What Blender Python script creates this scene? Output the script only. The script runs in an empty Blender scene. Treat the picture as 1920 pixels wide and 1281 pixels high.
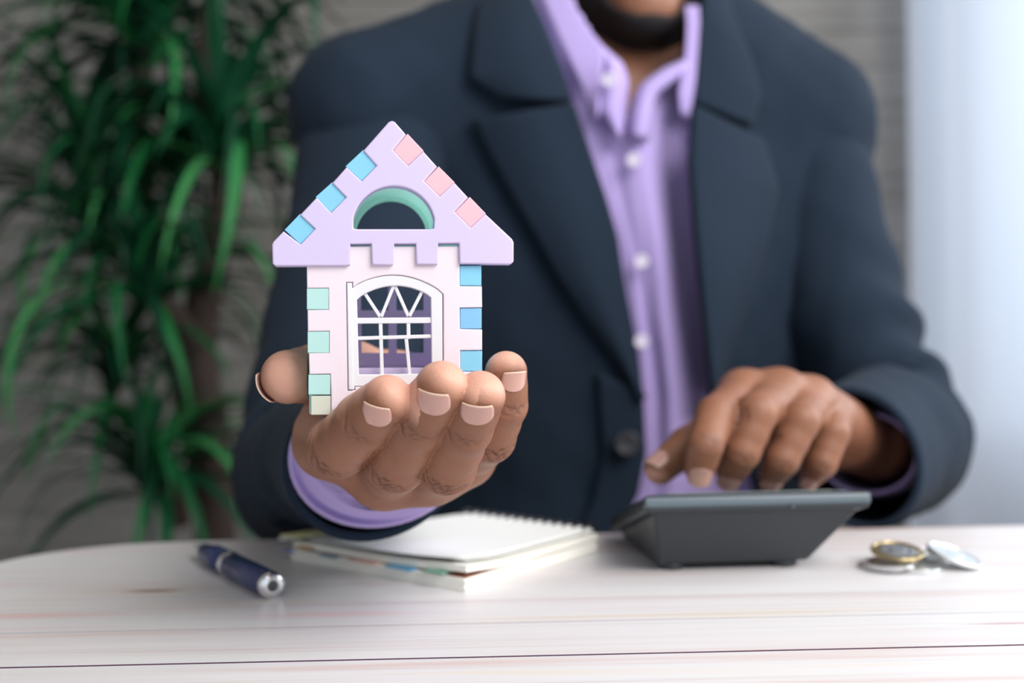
import bpy, bmesh, math, random
import numpy as np
from mathutils import Vector, Matrix
from mathutils.bvhtree import BVHTree
from mathutils.geometry import tessellate_polygon

random.seed(7); np.random.seed(7)
C = bpy.context.scene.collection
SC = bpy.context.scene

# ------------------------------------------------------------------ camera, world, lights, exposure
CAMZ, F, ROLL = 0.865, 1900.0, 0.0136
cr, sr = math.cos(ROLL), math.sin(ROLL)
cam_d = bpy.data.cameras.new('camera'); cam = bpy.data.objects.new('camera', cam_d); C.objects.link(cam)
cam.matrix_world = Matrix(((cr, sr, 0, 0), (0, 0, -1, 0), (-sr, cr, 0, CAMZ), (0, 0, 0, 1)))
cam_d.sensor_width = 36; cam_d.sensor_fit = 'HORIZONTAL'; cam_d.lens = F * 36 / 1920
cam_d.clip_start = 0.02; cam_d.clip_end = 60
cam_d.dof.use_dof = True; cam_d.dof.focus_distance = 0.358; cam_d.dof.aperture_fstop = 5.2
SC.camera = cam

w = bpy.data.worlds.new('world'); SC.world = w; w.use_nodes = True
bg = w.node_tree.nodes['Background']; bg.inputs[0].default_value = (0.80, 0.90, 1.0, 1); bg.inputs[1].default_value = 1.0

def area(name, loc, target, sx, sy, power, col):
    l = bpy.data.lights.new(name, 'AREA'); l.shape = 'RECTANGLE'; l.size = sx; l.size_y = sy; l.energy = power; l.color = col
    o = bpy.data.objects.new(name, l); C.objects.link(o); o.location = loc
    o.rotation_euler = (Vector(target) - Vector(loc)).to_track_quat('-Z', 'Y').to_euler()
    return o
area('daylight_outside_window', (1.55, 3.0, 1.55), (1.45, 2.3, 1.3), 1.6, 1.9, 19, (0.86, 0.93, 1.0))
area('daylight_side_window', (2.1, 1.0, 1.7), (0.0, 0.62, 0.85), 1.2, 1.3, 36, (0.90, 0.95, 1.0))
area('daylight_front_window', (0.85, -0.35, 1.85), (0.0, 0.5, 0.85), 1.0, 1.0, 34, (1.0, 0.97, 0.95))
SC.view_settings.view_transform = 'Standard'; SC.view_settings.look = 'None'
SC.view_settings.gamma = 1.0; SC.view_settings.use_curve_mapping = False
SC.view_settings.exposure = 0.0
SC.cycles.use_denoising = True

# ------------------------------------------------------------------ helpers
def P(px, py, d):
    """world point seen at photo pixel (px,py) at distance d along the camera axis"""
    dx, dy = px - 960.0, 640.5 - py
    return Vector(((dx*cr + dy*sr) * d / F, d, CAMZ + (-dx*sr + dy*cr) * d / F))
def Pz(px, py, z):
    dx, dy = px - 960.0, 640.5 - py
    q = (-dx*sr + dy*cr) / F
    return P(px, py, (z - CAMZ) / q)
def pix(v):
    X, Y, Z = v[..., 0], v[..., 1], v[..., 2] - CAMZ
    dx = (X*cr - Z*sr) / Y * F; dy = (X*sr + Z*cr) / Y * F
    return dx + 960.0, 640.5 - dy

def mesh_obj(name, verts, faces, mat, parent=None, smooth=True):
    me = bpy.data.meshes.new(name)
    if isinstance(verts, np.ndarray) and isinstance(faces, np.ndarray):
        nv, nf, k = len(verts), len(faces), faces.shape[1]
        me.vertices.add(nv); me.vertices.foreach_set('co', verts.astype(np.float32).ravel())
        me.loops.add(nf*k); me.loops.foreach_set('vertex_index', faces.astype(np.int32).ravel())
        me.polygons.add(nf); me.polygons.foreach_set('loop_start', np.arange(0, nf*k, k, dtype=np.int32))
        me.polygons.foreach_set('loop_total', np.full(nf, k, dtype=np.int32))
        me.update(calc_edges=True)
    else:
        me.from_pydata([tuple(v) for v in verts], [], [tuple(f) for f in faces])
    me.validate()
    if smooth: me.polygons.foreach_set('use_smooth', [True]*len(me.polygons))
    if mat: me.materials.append(mat)
    o = bpy.data.objects.new(name, me); C.objects.link(o)
    if parent: o.parent = parent
    return o
def bm_obj(name, bm, mat, parent=None, smooth=False, bevel=0, seg=2):
    bmesh.ops.recalc_face_normals(bm, faces=bm.faces)
    me = bpy.data.meshes.new(name); bm.to_mesh(me); bm.free()
    if mat: me.materials.append(mat)
    o = bpy.data.objects.new(name, me); C.objects.link(o)
    if parent: o.parent = parent
    if smooth: me.polygons.foreach_set('use_smooth', [True]*len(me.polygons))
    if bevel: add_bevel(o, bevel, seg)
    return o
def add_bevel(o, wd, seg=2, ang=30):
    m = o.modifiers.new('bevel', 'BEVEL'); m.width = wd; m.segments = seg; m.limit_method = 'ANGLE'; m.angle_limit = math.radians(ang)
    m.use_clamp_overlap = True
    o.data.polygons.foreach_set('use_smooth', [True]*len(o.data.polygons))
    m2 = o.modifiers.new('wn', 'WEIGHTED_NORMAL'); m2.keep_sharp = True
    return o
def empty(name, loc=(0, 0, 0), rot=(0, 0, 0)):
    o = bpy.data.objects.new(name, None); C.objects.link(o); o.location = loc; o.rotation_euler = rot
    o.empty_display_size = 0.02
    return o
def tag(o, label=None, cat=None, group=None, kind=None):
    if label: o['label'] = label
    if cat: o['category'] = cat
    if group: o['group'] = group
    if kind: o['kind'] = kind
    return o
def bm_box(bm, x0, x1, y0, y1, z0, z1, M=None):
    vs = [bm.verts.new((x, y, z)) for x in (x0, x1) for y in (y0, y1) for z in (z0, z1)]
    for f in ((0,1,3,2),(4,6,7,5),(0,4,5,1),(2,3,7,6),(0,2,6,4),(1,5,7,3)): bm.faces.new([vs[i] for i in f])
    if M is not None: bmesh.ops.transform(bm, matrix=M, verts=vs)
    return vs
def prism(bm, outline, y0, y1, holes=(), axis='y'):
    """outline = [(u,v)...] extruded along axis; holes likewise"""
    loops = [list(outline)] + [list(h) for h in holes]
    flat = [p for l in loops for p in l]
    tris = tessellate_polygon([[Vector((p[0], p[1], 0)) for p in l] for l in loops])
    mk = (lambda u, v, t: (u, t, v)) if axis == 'y' else (lambda u, v, t: (u, v, t))
    a = [bm.verts.new(mk(p[0], p[1], y0)) for p in flat]
    b = [bm.verts.new(mk(p[0], p[1], y1)) for p in flat]
    for t in tris:
        for q in ((a[t[0]], a[t[1]], a[t[2]]), (b[t[2]], b[t[1]], b[t[0]])):
            try: bm.faces.new(q)
            except ValueError: pass
    k = 0
    for l in loops:
        n = len(l)
        for i in range(n):
            j = (i+1) % n
            bm.faces.new((a[k+i], a[k+j], b[k+j], b[k+i]))
        k += n
def offset_loop(l, w):
    n = len(l); out = []
    for i in range(n):
        p = Vector(l[i-1]); q = Vector(l[i]); r = Vector(l[(i+1) % n]); a = (q-p).normalized(); b = (r-q).normalized()
        na = Vector((-a.y, a.x)); nb = Vector((-b.y, b.x)); m = na+nb
        if m.length < 1e-6: m = na
        m.normalize(); k = min(1/max(m.dot(na), 0.35), 2.2); out.append(tuple(q+m*w*k))
    return out
def bprism(name, mat, par, outline, y0, y1, holes=(), w=0.0004, axis='y', back=True):
    """extruded outline with rounded rims; y0 is the face towards the viewer"""
    area = lambda l: sum(l[i-1][0]*l[i][1]-l[i][0]*l[i-1][1] for i in range(len(l)))
    def clean(l):
        o = []
        for p in l:
            if not o or (Vector(p)-Vector(o[-1])).length > w*0.6: o.append(tuple(p))
        if (Vector(o[0])-Vector(o[-1])).length < w*0.6: o.pop()
        return o
    loops = [clean(outline)]+[clean(h) for h in holes]
    loops = [l if (area(l) > 0) == (i == 0) else l[::-1] for i, l in enumerate(loops)]
    sg = 1 if y1 > y0 else -1
    mk = (lambda u, v, t: (u, t, v)) if axis == 'y' else (lambda u, v, t: (u, v, t))
    prof = [(w, 0), (w*0.62, w*0.08), (w*0.29, w*0.29), (w*0.08, w*0.62), (0, w)]
    prof = [(a, y0+sg*b) for a, b in prof]+([(a, y1-sg*b) for a, b in reversed(prof)] if back else [(0, y1)])
    bm = bmesh.new(); rings = []
    for off, t in prof: rings.append([[bm.verts.new(mk(u, v, t)) for u, v in (offset_loop(l, off) if off else l)] for l in loops])
    def cap(ring, off):
        ls = [offset_loop(l, off) if off else l for l in loops]
        tr = tessellate_polygon([[Vector((a, b, 0)) for a, b in l] for l in ls]); fl = [v for r in ring for v in r]
        for t in tr:
            try: bm.faces.new((fl[t[0]], fl[t[1]], fl[t[2]]))
            except ValueError: pass
    cap(rings[0], prof[0][0]); cap(rings[-1], prof[-1][0])
    ncap = len(bm.faces)
    for A, B in zip(rings, rings[1:]):
        for la, lb in zip(A, B):
            n = len(la)
            for i in range(n): bm.faces.new((la[i], la[(i+1) % n], lb[(i+1) % n], lb[i]))
    bm.faces.ensure_lookup_table()
    for f in bm.faces: f.smooth = True
    bmesh.ops.recalc_face_normals(bm, faces=bm.faces)
    for f in bm.faces:
        if f.index < 0: pass
    me = bpy.data.meshes.new(name); bm.to_mesh(me); bm.free(); me.materials.append(mat)
    fl = [i >= ncap for i in range(len(me.polygons))]; me.polygons.foreach_set('use_smooth', fl)
    # side corners stay crisp
    me.set_sharp_from_angle(angle=math.radians(40))
    me.polygons.foreach_set('use_smooth', fl)
    o = bpy.data.objects.new(name, me); C.objects.link(o)
    if par: o.parent = par
    return o
def lathe(bm, prof, n=32, M=None):
    """prof = [(r,z)] revolved about z"""
    rows = []
    allv = []
    for r, z in prof:
        if r < 1e-6: v = [bm.verts.new((0, 0, z))]
        else: v = [bm.verts.new((r*math.cos(2*math.pi*i/n), r*math.sin(2*math.pi*i/n), z)) for i in range(n)]
        rows.append(v); allv += v
    for a, b in zip(rows, rows[1:]):
        for i in range(n):
            j = (i+1) % n
            if len(a) == 1 and len(b) == 1: continue
            if len(a) == 1: bm.faces.new((a[0], b[j], b[i]))
            elif len(b) == 1: bm.faces.new((a[i], a[j], b[0]))
            else: bm.faces.new((a[i], a[j], b[j], b[i]))
    if M is not None: bmesh.ops.transform(bm, matrix=M, verts=allv)
    return allv

# --- materials
def material(name, col, rough=0.5, metal=0.0, **kw):
    m = bpy.data.materials.new(name); m.use_nodes = True
    b = m.node_tree.nodes['Principled BSDF']
    b.inputs['Base Color'].default_value = (*col, 1); b.inputs['Roughness'].default_value = rough; b.inputs['Metallic'].default_value = metal
    for k, v in kw.items(): b.inputs[k.replace('_', ' ')].default_value = v
    return m
def nodes(m): return m.node_tree.nodes, m.node_tree.links, m.node_tree.nodes['Principled BSDF']
def noise_tex(m, scale, detail=3, stretch=(1, 1, 1), rough=0.5, coord='Object'):
    n, l, b = nodes(m)
    tc = n.new('ShaderNodeTexCoord'); mp = n.new('ShaderNodeMapping'); mp.inputs['Scale'].default_value = stretch
    t = n.new('ShaderNodeTexNoise'); t.inputs['Scale'].default_value = scale; t.inputs['Detail'].default_value = detail; t.inputs['Roughness'].default_value = rough
    l.new(tc.outputs[coord], mp.inputs[0]); l.new(mp.outputs[0], t.inputs['Vector'])
    return t
def ramp(m, src, stops):
    n, l, b = nodes(m)
    r = n.new('ShaderNodeValToRGB'); e = r.color_ramp.elements
    while len(e) < len(stops): e.new(0.5)
    for i, (p, c) in enumerate(stops): e[i].position = p; e[i].color = (*c, 1)
    l.new(src, r.inputs[0]); return r
def mixc(m, fac, a, b_, mode='MIX'):
    n, l, b = nodes(m)
    x = n.new('ShaderNodeMix'); x.data_type = 'RGBA'; x.blend_type = mode
    for s, v in ((x.inputs[0], fac), (x.inputs[6], a), (x.inputs[7], b_)):
        if hasattr(v, 'is_output') or hasattr(v, 'links'): l.new(v, s)
        elif isinstance(v, (int, float)): s.default_value = v
        else: s.default_value = (*v, 1)
    return x.outputs[2]
def bump(m, src, strength, dist=0.001):
    n, l, b = nodes(m)
    bp = n.new('ShaderNodeBump'); bp.inputs['Strength'].default_value = strength; bp.inputs['Distance'].default_value = dist
    l.new(src, bp.inputs['Height']); l.new(bp.outputs[0], b.inputs['Normal']); return bp
def plastic(name, col, thru=0.22):
    m = material(name, col, 0.38, 0.0)
    n, l, b = nodes(m)
    b.inputs['Subsurface Weight'].default_value = 0.12; b.inputs['Subsurface Radius'].default_value = (0.003, 0.0025, 0.0025)
    t = noise_tex(m, 900, 2); bump(m, t.outputs[0], 0.04, 0.0002)
    tr = n.new('ShaderNodeBsdfTranslucent'); tr.inputs[0].default_value = (*col, 1); mx = n.new('ShaderNodeMixShader'); mx.inputs[0].default_value = thru
    l.new(b.outputs[0], mx.inputs[1]); l.new(tr.outputs[0], mx.inputs[2]); l.new(mx.outputs[0], n['Material Output'].inputs[0])
    return m
def cloth(name, col, var=0.12, scale=1400, rough=0.85, sheen=0.15):
    m = material(name, col, rough)
    n, l, b = nodes(m)
    b.inputs['Sheen Weight'].default_value = sheen; b.inputs['Sheen Roughness'].default_value = 0.5
    b.inputs['Specular IOR Level'].default_value = 0.14
    t = noise_tex(m, 9, 3)
    c = mixc(m, t.outputs[0], tuple(x*(1-var) for x in col), tuple(min(1, x*(1+var)) for x in col))
    l.new(c, b.inputs['Base Color'])
    t2 = noise_tex(m, scale, 2); bump(m, t2.outputs[0], 0.25, 0.0004)
    return m

# ------------------------------------------------------------------ SDF meshing (numpy, naive surface nets)
def smin(a, b, k):
    h = np.clip(0.5 + 0.5*(b-a)/k, 0, 1)
    return b*(1-h) + a*h - k*h*(1-h)
class Field:
    def __init__(s, lo, hi, h):
        s.lo = np.array(lo, float); s.h = h
        s.n = np.ceil((np.array(hi, float)-s.lo)/h).astype(int)+1
        s.ax = [s.lo[i] + h*np.arange(s.n[i]) for i in range(3)]
    def new(s): return np.full(tuple(s.n), 0.5, np.float32)
    def sub(s, lo, hi):
        i0 = np.clip(np.floor((np.array(lo)-s.lo)/s.h).astype(int), 0, s.n-1); i1 = np.clip(np.ceil((np.array(hi)-s.lo)/s.h).astype(int)+1, 1, s.n)
        i1 = np.maximum(i1, i0+1)
        sl = tuple(slice(a, b) for a, b in zip(i0, i1))
        X, Y, Z = np.meshgrid(*[s.ax[k][sl[k]] for k in range(3)], indexing='ij')
        return sl, X, Y, Z
    def cone(s, G, a, ra, b, rb, k):
        a = np.array(a, float); b = np.array(b, float); m = k + 3*s.h + 0.004
        sl, X, Y, Z = s.sub(np.minimum(a-ra, b-rb)-m, np.maximum(a+ra, b+rb)+m)
        d = b-a; L = max(d@d, 1e-12)
        t = np.clip(((X-a[0])*d[0]+(Y-a[1])*d[1]+(Z-a[2])*d[2])/L, 0, 1)
        D = np.sqrt((X-a[0]-t*d[0])**2+(Y-a[1]-t*d[1])**2+(Z-a[2]-t*d[2])**2) - (ra+(rb-ra)*t)
        G[sl] = smin(G[sl], D, k)
    def ell(s, G, c, r, k, rot=None):
        c = np.array(c, float); r = np.array(r, float); m = k + 3*s.h + 0.004; R = r.max() if rot is not None else r
        sl, X, Y, Z = s.sub(c-R-m, c+R+m)
        X = X-c[0]; Y = Y-c[1]; Z = Z-c[2]
        if rot is not None:
            M = np.array(Matrix(rot).transposed() if not isinstance(rot, np.ndarray) else rot.T)
            X, Y, Z = (M[i][0]*X+M[i][1]*Y+M[i][2]*Z for i in range(3))
        k0 = np.sqrt((X/r[0])**2+(Y/r[1])**2+(Z/r[2])**2); k1 = np.sqrt((X/r[0]**2)**2+(Y/r[1]**2)**2+(Z/r[2]**2)**2)+1e-9
        D = k0*(k0-1)/k1
        G[sl] = smin(G[sl], D, k)
    def grid(s): return np.meshgrid(*s.ax, indexing='ij')
    def mesh(s, G):
        S = G < 0
        nx, ny, nz = G.shape
        cnt = np.zeros((nx-1, ny-1, nz-1), np.int8)
        for i in (0, 1):
            for j in (0, 1):
                for k in (0, 1): cnt += S[i:nx-1+i, j:ny-1+j, k:nz-1+k]
        act = (cnt > 0) & (cnt < 8)
        ids = -np.ones(act.shape, np.int64); ci = np.argwhere(act); ids[act] = np.arange(len(ci))
        acc = np.zeros((len(ci), 3)); w = np.zeros(len(ci))
        cor = [(i, j, k) for i in (0, 1) for j in (0, 1) for k in (0, 1)]
        for a in cor:
            for ax in range(3):
                if a[ax] == 1: continue
                b = list(a); b[ax] = 1
                fa = G[ci[:, 0]+a[0], ci[:, 1]+a[1], ci[:, 2]+a[2]]; fb = G[ci[:, 0]+b[0], ci[:, 1]+b[1], ci[:, 2]+b[2]]
                m = (fa < 0) != (fb < 0)
                t = np.where(m, fa/np.where(m, fa-fb, 1), 0)
                p = np.array(a, float)[None, :].repeat(len(ci), 0); p[:, ax] += t
                acc += p*m[:, None]; w += m
        V = s.lo + (ci + acc/w[:, None])*s.h
        Fq = []
        for ax in range(3):
            o = [k for k in range(3) if k != ax]
            A = S[tuple(slice(0, -1) if k == ax else slice(1, -1) for k in range(3))]
            B = S[tuple(slice(1, None) if k == ax else slice(1, -1) for k in range(3))]
            e = np.argwhere(A != B); up = A[tuple(e.T)]
            e = e.copy(); e[:, o[0]] += 1; e[:, o[1]] += 1
            q = []
            for da, db in ((-1, -1), (0, -1), (0, 0), (-1, 0)):
                c = e.copy(); c[:, o[0]] += da; c[:, o[1]] += db
                q.append(ids[c[:, 0], c[:, 1], c[:, 2]])
            q = np.stack(q, 1)
            flip = up if ax != 1 else ~up
            q[~flip] = q[~flip][:, ::-1]
            Fq.append(q)
        Fq = np.concatenate(Fq); Fq = Fq[(Fq >= 0).all(1)]
        return V, Fq
def vnormals(V, Fq):
    n = np.cross(V[Fq[:, 2]]-V[Fq[:, 0]], V[Fq[:, 3]]-V[Fq[:, 1]])
    N = np.zeros_like(V)
    for k in range(4): np.add.at(N, Fq[:, k], n)
    return N/(np.linalg.norm(N, axis=1, keepdims=True)+1e-12)
def relax(V, Fq, it=2, lam=0.5):
    for _ in range(it):
        S = np.zeros_like(V); c = np.zeros(len(V))
        for k in range(4):
            np.add.at(S, Fq[:, k], V[Fq[:, (k+1) % 4]]); np.add.at(c, Fq[:, k], 1)
            np.add.at(S, Fq[:, k], V[Fq[:, (k-1) % 4]]); np.add.at(c, Fq[:, k], 1)
        V = V + lam*(S/c[:, None]-V)
    return V
def wob(p, f, seed=0):
    r = np.random.RandomState(seed); o = 0
    for i in range(6):
        d = r.randn(3); d /= np.linalg.norm(d)
        o = o + np.sin((p@d)*f*(0.7+0.25*i)+r.rand()*6.28)
    return o/6
def catmull(pts, n):
    pts = [np.array(p, float) for p in pts]
    q = [2*pts[0]-pts[1]] + pts + [2*pts[-1]-pts[-2]]
    out = []
    for i in range(1, len(q)-2):
        for j in range(n):
            t = j/n; a, b, c, d = q[i-1], q[i], q[i+1], q[i+2]
            out.append(0.5*((2*b)+(-a+c)*t+(2*a-5*b+4*c-d)*t*t+(-a+3*b-3*c+d)*t**3))
    out.append(pts[-1]); return np.array(out)
def resample(poly, n):
    p = np.array(poly, float); d = np.r_[0, np.cumsum(np.linalg.norm(np.diff(p, axis=0), axis=1))]
    t = np.linspace(0, d[-1], n)
    return np.stack([np.interp(t, d, p[:, k]) for k in range(p.shape[1])], 1)

# ================================================================== SETTING
m_plank = material('weathered wall board', (0.30, 0.27, 0.25), 0.7)
n, l, b = nodes(m_plank)
t = noise_tex(m_plank, 3.0, 4, (1, 1, 14)); oi = n.new('ShaderNodeObjectInfo')
r = ramp(m_plank, t.outputs[0], [(0.3, (0.20, 0.192, 0.178)), (0.7, (0.29, 0.28, 0.262))])
r2 = ramp(m_plank, oi.outputs['Random'], [(0.0, (0.88, 0.87, 0.86)), (1.0, (1.08, 1.08, 1.10))])
l.new(mixc(m_plank, 1.0, r.outputs[0], r2.outputs[0], 'MULTIPLY'), b.inputs['Base Color']); bump(m_plank, t.outputs[0], 0.2, 0.002)
m_dark = material('dark joint', (0.13, 0.12, 0.11), 0.9)
m_white_wall = material('pale wall paint', (0.62, 0.60, 0.58), 0.8)
m_floor = material('brown floor laminate', (0.20, 0.13, 0.09), 0.5)
n, l, b = nodes(m_floor); t = noise_tex(m_floor, 2, 4, (1, 12, 1)); r = ramp(m_floor, t.outputs[0], [(0.3, (0.14, 0.09, 0.06)), (0.7, (0.26, 0.18, 0.12))]); l.new(r.outputs[0], b.inputs['Base Color'])

YB = 2.30; XL, XR = -2.3, 2.6; H = 2.6
WX0, WX1, WZ0, WZ1 = 0.97, 2.20, 0.62, 2.30   # window opening in the back wall
bm = bmesh.new(); bm_box(bm, XL, XR, -2.5, YB+0.3, -0.1, 0); o = bm_obj('floor', bm, m_floor); tag(o, kind='structure')
bm = bmesh.new(); bm_box(bm, XL, XR, -2.5, YB+0.3, H, H+0.1); o = bm_obj('ceiling', bm, m_white_wall); tag(o, kind='structure')
bm = bmesh.new(); bm_box(bm, XL-0.1, XL, -2.5, YB+0.3, 0, H); o = bm_obj('wall_left', bm, m_white_wall); tag(o, kind='structure')
# right wall with its own window opening (the side light comes through it)
bm = bmesh.new()
bm_box(bm, XR, XR+0.1, -2.5, YB+0.3, 0, 0.8); bm_box(bm, XR, XR+0.1, -2.5, YB+0.3, 2.35, H)
bm_box(bm, XR, XR+0.1, -2.5, -0.4, 0.8, 2.35); bm_box(bm, XR, XR+0.1, 1.7, YB+0.3, 0.8, 2.35)
o = bm_obj('wall_right', bm, m_white_wall); tag(o, kind='structure')
bm = bmesh.new()
for q in ((XL, WX0, 0, H), (WX1, XR, 0, H), (WX0, WX1, 0, WZ0), (WX0, WX1, WZ1, H)):
    bm_box(bm, q[0], q[1], YB, YB+0.14, q[2], q[3])
wall = bm_obj('wall_back', bm, m_dark); tag(wall, kind='structure')
# horizontal boards of the back wall, each a piece of its own
ph = 0.082; shared = {}
def plank_mesh(wd, hd):
    key = (round(wd, 3), round(hd, 3))
    if key not in shared:
        bm = bmesh.new(); bm_box(bm, 0, wd, -0.008, 0, 0, hd)
        bmesh.ops.recalc_face_normals(bm, faces=bm.faces)
        me = bpy.data.meshes.new('plank'); bm.to_mesh(me); bm.free(); me.materials.append(m_plank); shared[key] = me
    return shared[key]
rr = random.Random(3)
z = 0.0; row = 0
while z < H-0.02:
    hh = min(ph, H-z)-0.003
    segs = [(XL, XR)] if (z+hh < WZ0 or z > WZ1) else [(XL, WX0), (WX1, XR)]
    for s0, s1 in segs:
        x = s0; off = rr.choice((0.25, 0.5, 0.75, 0.35))
        first = True
        while x < s1-0.005:
            L = 0.82*(off if first else 1); first = False
            x1 = min(x+L, s1); wd = x1-x-0.002
            if s1-x1 < 0.1: x1 = s1; wd = x1-x-0.002
            o = bpy.data.objects.new('plank', plank_mesh(wd, hh)); C.objects.link(o); o.parent = wall
            o.location = (x, YB-rr.uniform(0, 0.003), z+0.0015)
            x = x1
    z += ph; row += 1
# window
win = empty('window_1', (WX0, YB, WZ0)); tag(win, kind='structure')
m_frame = material('white window frame', (0.8, 0.8, 0.8), 0.4)
def wbox(name, x0, x1, z0, z1, y0=0.04, y1=0.09, mat=m_frame):
    bm = bmesh.new(); bm_box(bm, x0-WX0, x1-WX0, y0, y1, z0-WZ0, z1-WZ0); return bm_obj(name, bm, mat, win, bevel=0.003)
wbox('frame', WX0, WX0+0.05, WZ0, WZ1); wbox('frame', WX1-0.05, WX1, WZ0, WZ1)
wbox('frame', WX0+0.05, WX1-0.05, WZ0, WZ0+0.05); wbox('frame', WX0+0.05, WX1-0.05, WZ1-0.05, WZ1)
xm = (WX0+WX1)/2; wbox('mullion', xm-0.025, xm+0.025, WZ0+0.05, WZ1-0.05)
m_glass = bpy.data.materials.new('window glass'); m_glass.use_nodes = True
nt = m_glass.node_tree; nt.nodes.clear(); out = nt.nodes.new('ShaderNodeOutputMaterial'); ts = nt.nodes.new('ShaderNodeBsdfTransparent')
gl = nt.nodes.new('ShaderNodeBsdfGlossy'); gl.inputs['Roughness'].default_value = 0.02; mx = nt.nodes.new('ShaderNodeMixShader'); mx.inputs[0].default_value = 0.06
nt.links.new(ts.outputs[0], mx.inputs[1]); nt.links.new(gl.outputs[0], mx.inputs[2]); nt.links.new(mx.outputs[0], out.inputs[0])
wbox('pane', WX0+0.05, xm-0.025, WZ0+0.05, WZ1-0.05, 0.062, 0.066, m_glass); wbox('pane', xm+0.025, WX1-0.05, WZ0+0.05, WZ1-0.05, 0.062, 0.066, m_glass)

# sheer curtain
m_cur = bpy.data.materials.new('sheer curtain cloth'); m_cur.use_nodes = True
nt = m_cur.node_tree; nt.nodes.clear(); out = nt.nodes.new('ShaderNodeOutputMaterial')
tl = nt.nodes.new('ShaderNodeBsdfTranslucent'); tl.inputs[0].default_value = (0.74, 0.80, 0.90, 1)
df = nt.nodes.new('ShaderNodeBsdfDiffuse'); df.inputs[0].default_value = (0.66, 0.70, 0.80, 1)
tp = nt.nodes.new('ShaderNodeBsdfTransparent'); m1 = nt.nodes.new('ShaderNodeMixShader'); m2 = nt.nodes.new('ShaderNodeMixShader')
m1.inputs[0].default_value = 0.62
wv = nt.nodes.new('ShaderNodeTexNoise'); wv.inputs['Scale'].default_value = 900
mr = nt.nodes.new('ShaderNodeMapRange'); mr.inputs[3].default_value = 0.02; mr.inputs[4].default_value = 0.10
nt.links.new(wv.outputs[0], mr.inputs[0]); nt.links.new(mr.outputs[0], m2.inputs[0])
nt.links.new(df.outputs[0], m1.inputs[1]); nt.links.new(tl.outputs[0], m1.inputs[2]); nt.links.new(m1.outputs[0], m2.inputs[1]); nt.links.new(tp.outputs[0], m2.inputs[2]); nt.links.new(m2.outputs[0], out.inputs[0])
V = []; Fc = []; nxc, nzc = 420, 24
cur_x0, cur_x1, cur_z0, cur_z1 = 0.835, 2.3, 0.03, 2.42
for j in range(nzc+1):
    tz = j/nzc; z = cur_z0+(cur_z1-cur_z0)*tz
    for i in range(nxc+1):
        tx = i/nxc; x = cur_x0+(cur_x1-cur_x0)*tx
        amp = 0.020*(1-0.35*tz)
        y = 2.13+amp*math.sin(tx*62+1.2*math.sin(tx*23)+0.5*tz)+0.012*math.sin(tx*31+2*tz)
        x += 0.012*math.sin(tz*5+tx*9)+(0.03*(tz-0.45)*(1-tx)*2)
        V.append((x, y, z))
for j in range(nzc):
    for i in range(nxc):
        a = j*(nxc+1)+i; Fc.append((a, a+1, a+nxc+2, a+nxc+1))
cur = empty('curtain', (1.5, 2.13, 0.03)); tag(cur, 'white sheer curtain hanging in folds over the bright window', 'curtain')
o = mesh_obj('curtain_panel', V, Fc, m_cur, None); o.parent = cur; o.matrix_parent_inverse = Matrix.Translation((-1.5, -2.13, -0.03))
bm = bmesh.new(); lathe(bm, [(0, 0), (0.012, 0), (0.012, 1.75), (0, 1.75)], 16, Matrix.Translation((-0.8, 0.0, 2.40)) @ Matrix.Rotation(math.pi/2, 4, 'Y'))
bm_obj('curtain_rod', bm, material('brushed steel', (0.6, 0.6, 0.62), 0.3, 1.0), cur, smooth=True)
for x in (-0.7, 0.1, 0.85):
    bm = bmesh.new(); bm_box(bm, x-0.01, x+0.01, 0, 0.17, 2.385, 2.40); bm_obj('bracket', bm, m_frame, cur)

# ================================================================== TABLE
TZ = 0.75; PSI = 0.0285
table = empty('table', (0, 0, 0), (0, 0, PSI)); tag(table, 'whitewashed plank table with rounded corner under the notebook and calculator', 'table')
m_wood = material('whitewashed wood', (0.8, 0.78, 0.78), 0.35)
n, l, b = nodes(m_wood)
b.inputs['Specular IOR Level'].default_value = 0.45
oi = n.new('ShaderNodeObjectInfo')
tc = n.new('ShaderNodeTexCoord'); mp = n.new('ShaderNodeMapping'); mp.inputs['Scale'].default_value = (1.3, 34, 1)
l.new(tc.outputs['Object'], mp.inputs[0])
t1 = n.new('ShaderNodeTexNoise'); t1.inputs['Scale'].default_value = 2.2; t1.inputs['Detail'].default_value = 5; t1.inputs['Distortion'].default_value = 0.5; l.new(mp.outputs[0], t1.inputs['Vector'])
r1 = ramp(m_wood, t1.outputs[0], [(0.32, (0.66, 0.545, 0.52)), (0.43, (0.695, 0.66, 0.665)), (0.60, (0.71, 0.705, 0.715)), (0.76, (0.715, 0.665, 0.61))])
mp2 = n.new('ShaderNodeMapping'); mp2.inputs['Scale'].default_value = (1.2, 120, 1); l.new(tc.outputs['Object'], mp2.inputs[0])
t2 = n.new('ShaderNodeTexNoise'); t2.inputs['Scale'].default_value = 3.0; t2.inputs['Detail'].default_value = 4; l.new(mp2.outputs[0], t2.inputs['Vector'])
r2 = ramp(m_wood, t2.outputs[0], [(0.30, (0.88, 0.82, 0.80)), (0.46, (1, 1, 1)), (0.8, (1.0, 1.0, 1.0))])
colA = mixc(m_wood, 0.8, r1.outputs[0], r2.outputs[0], 'MULTIPLY')
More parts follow.
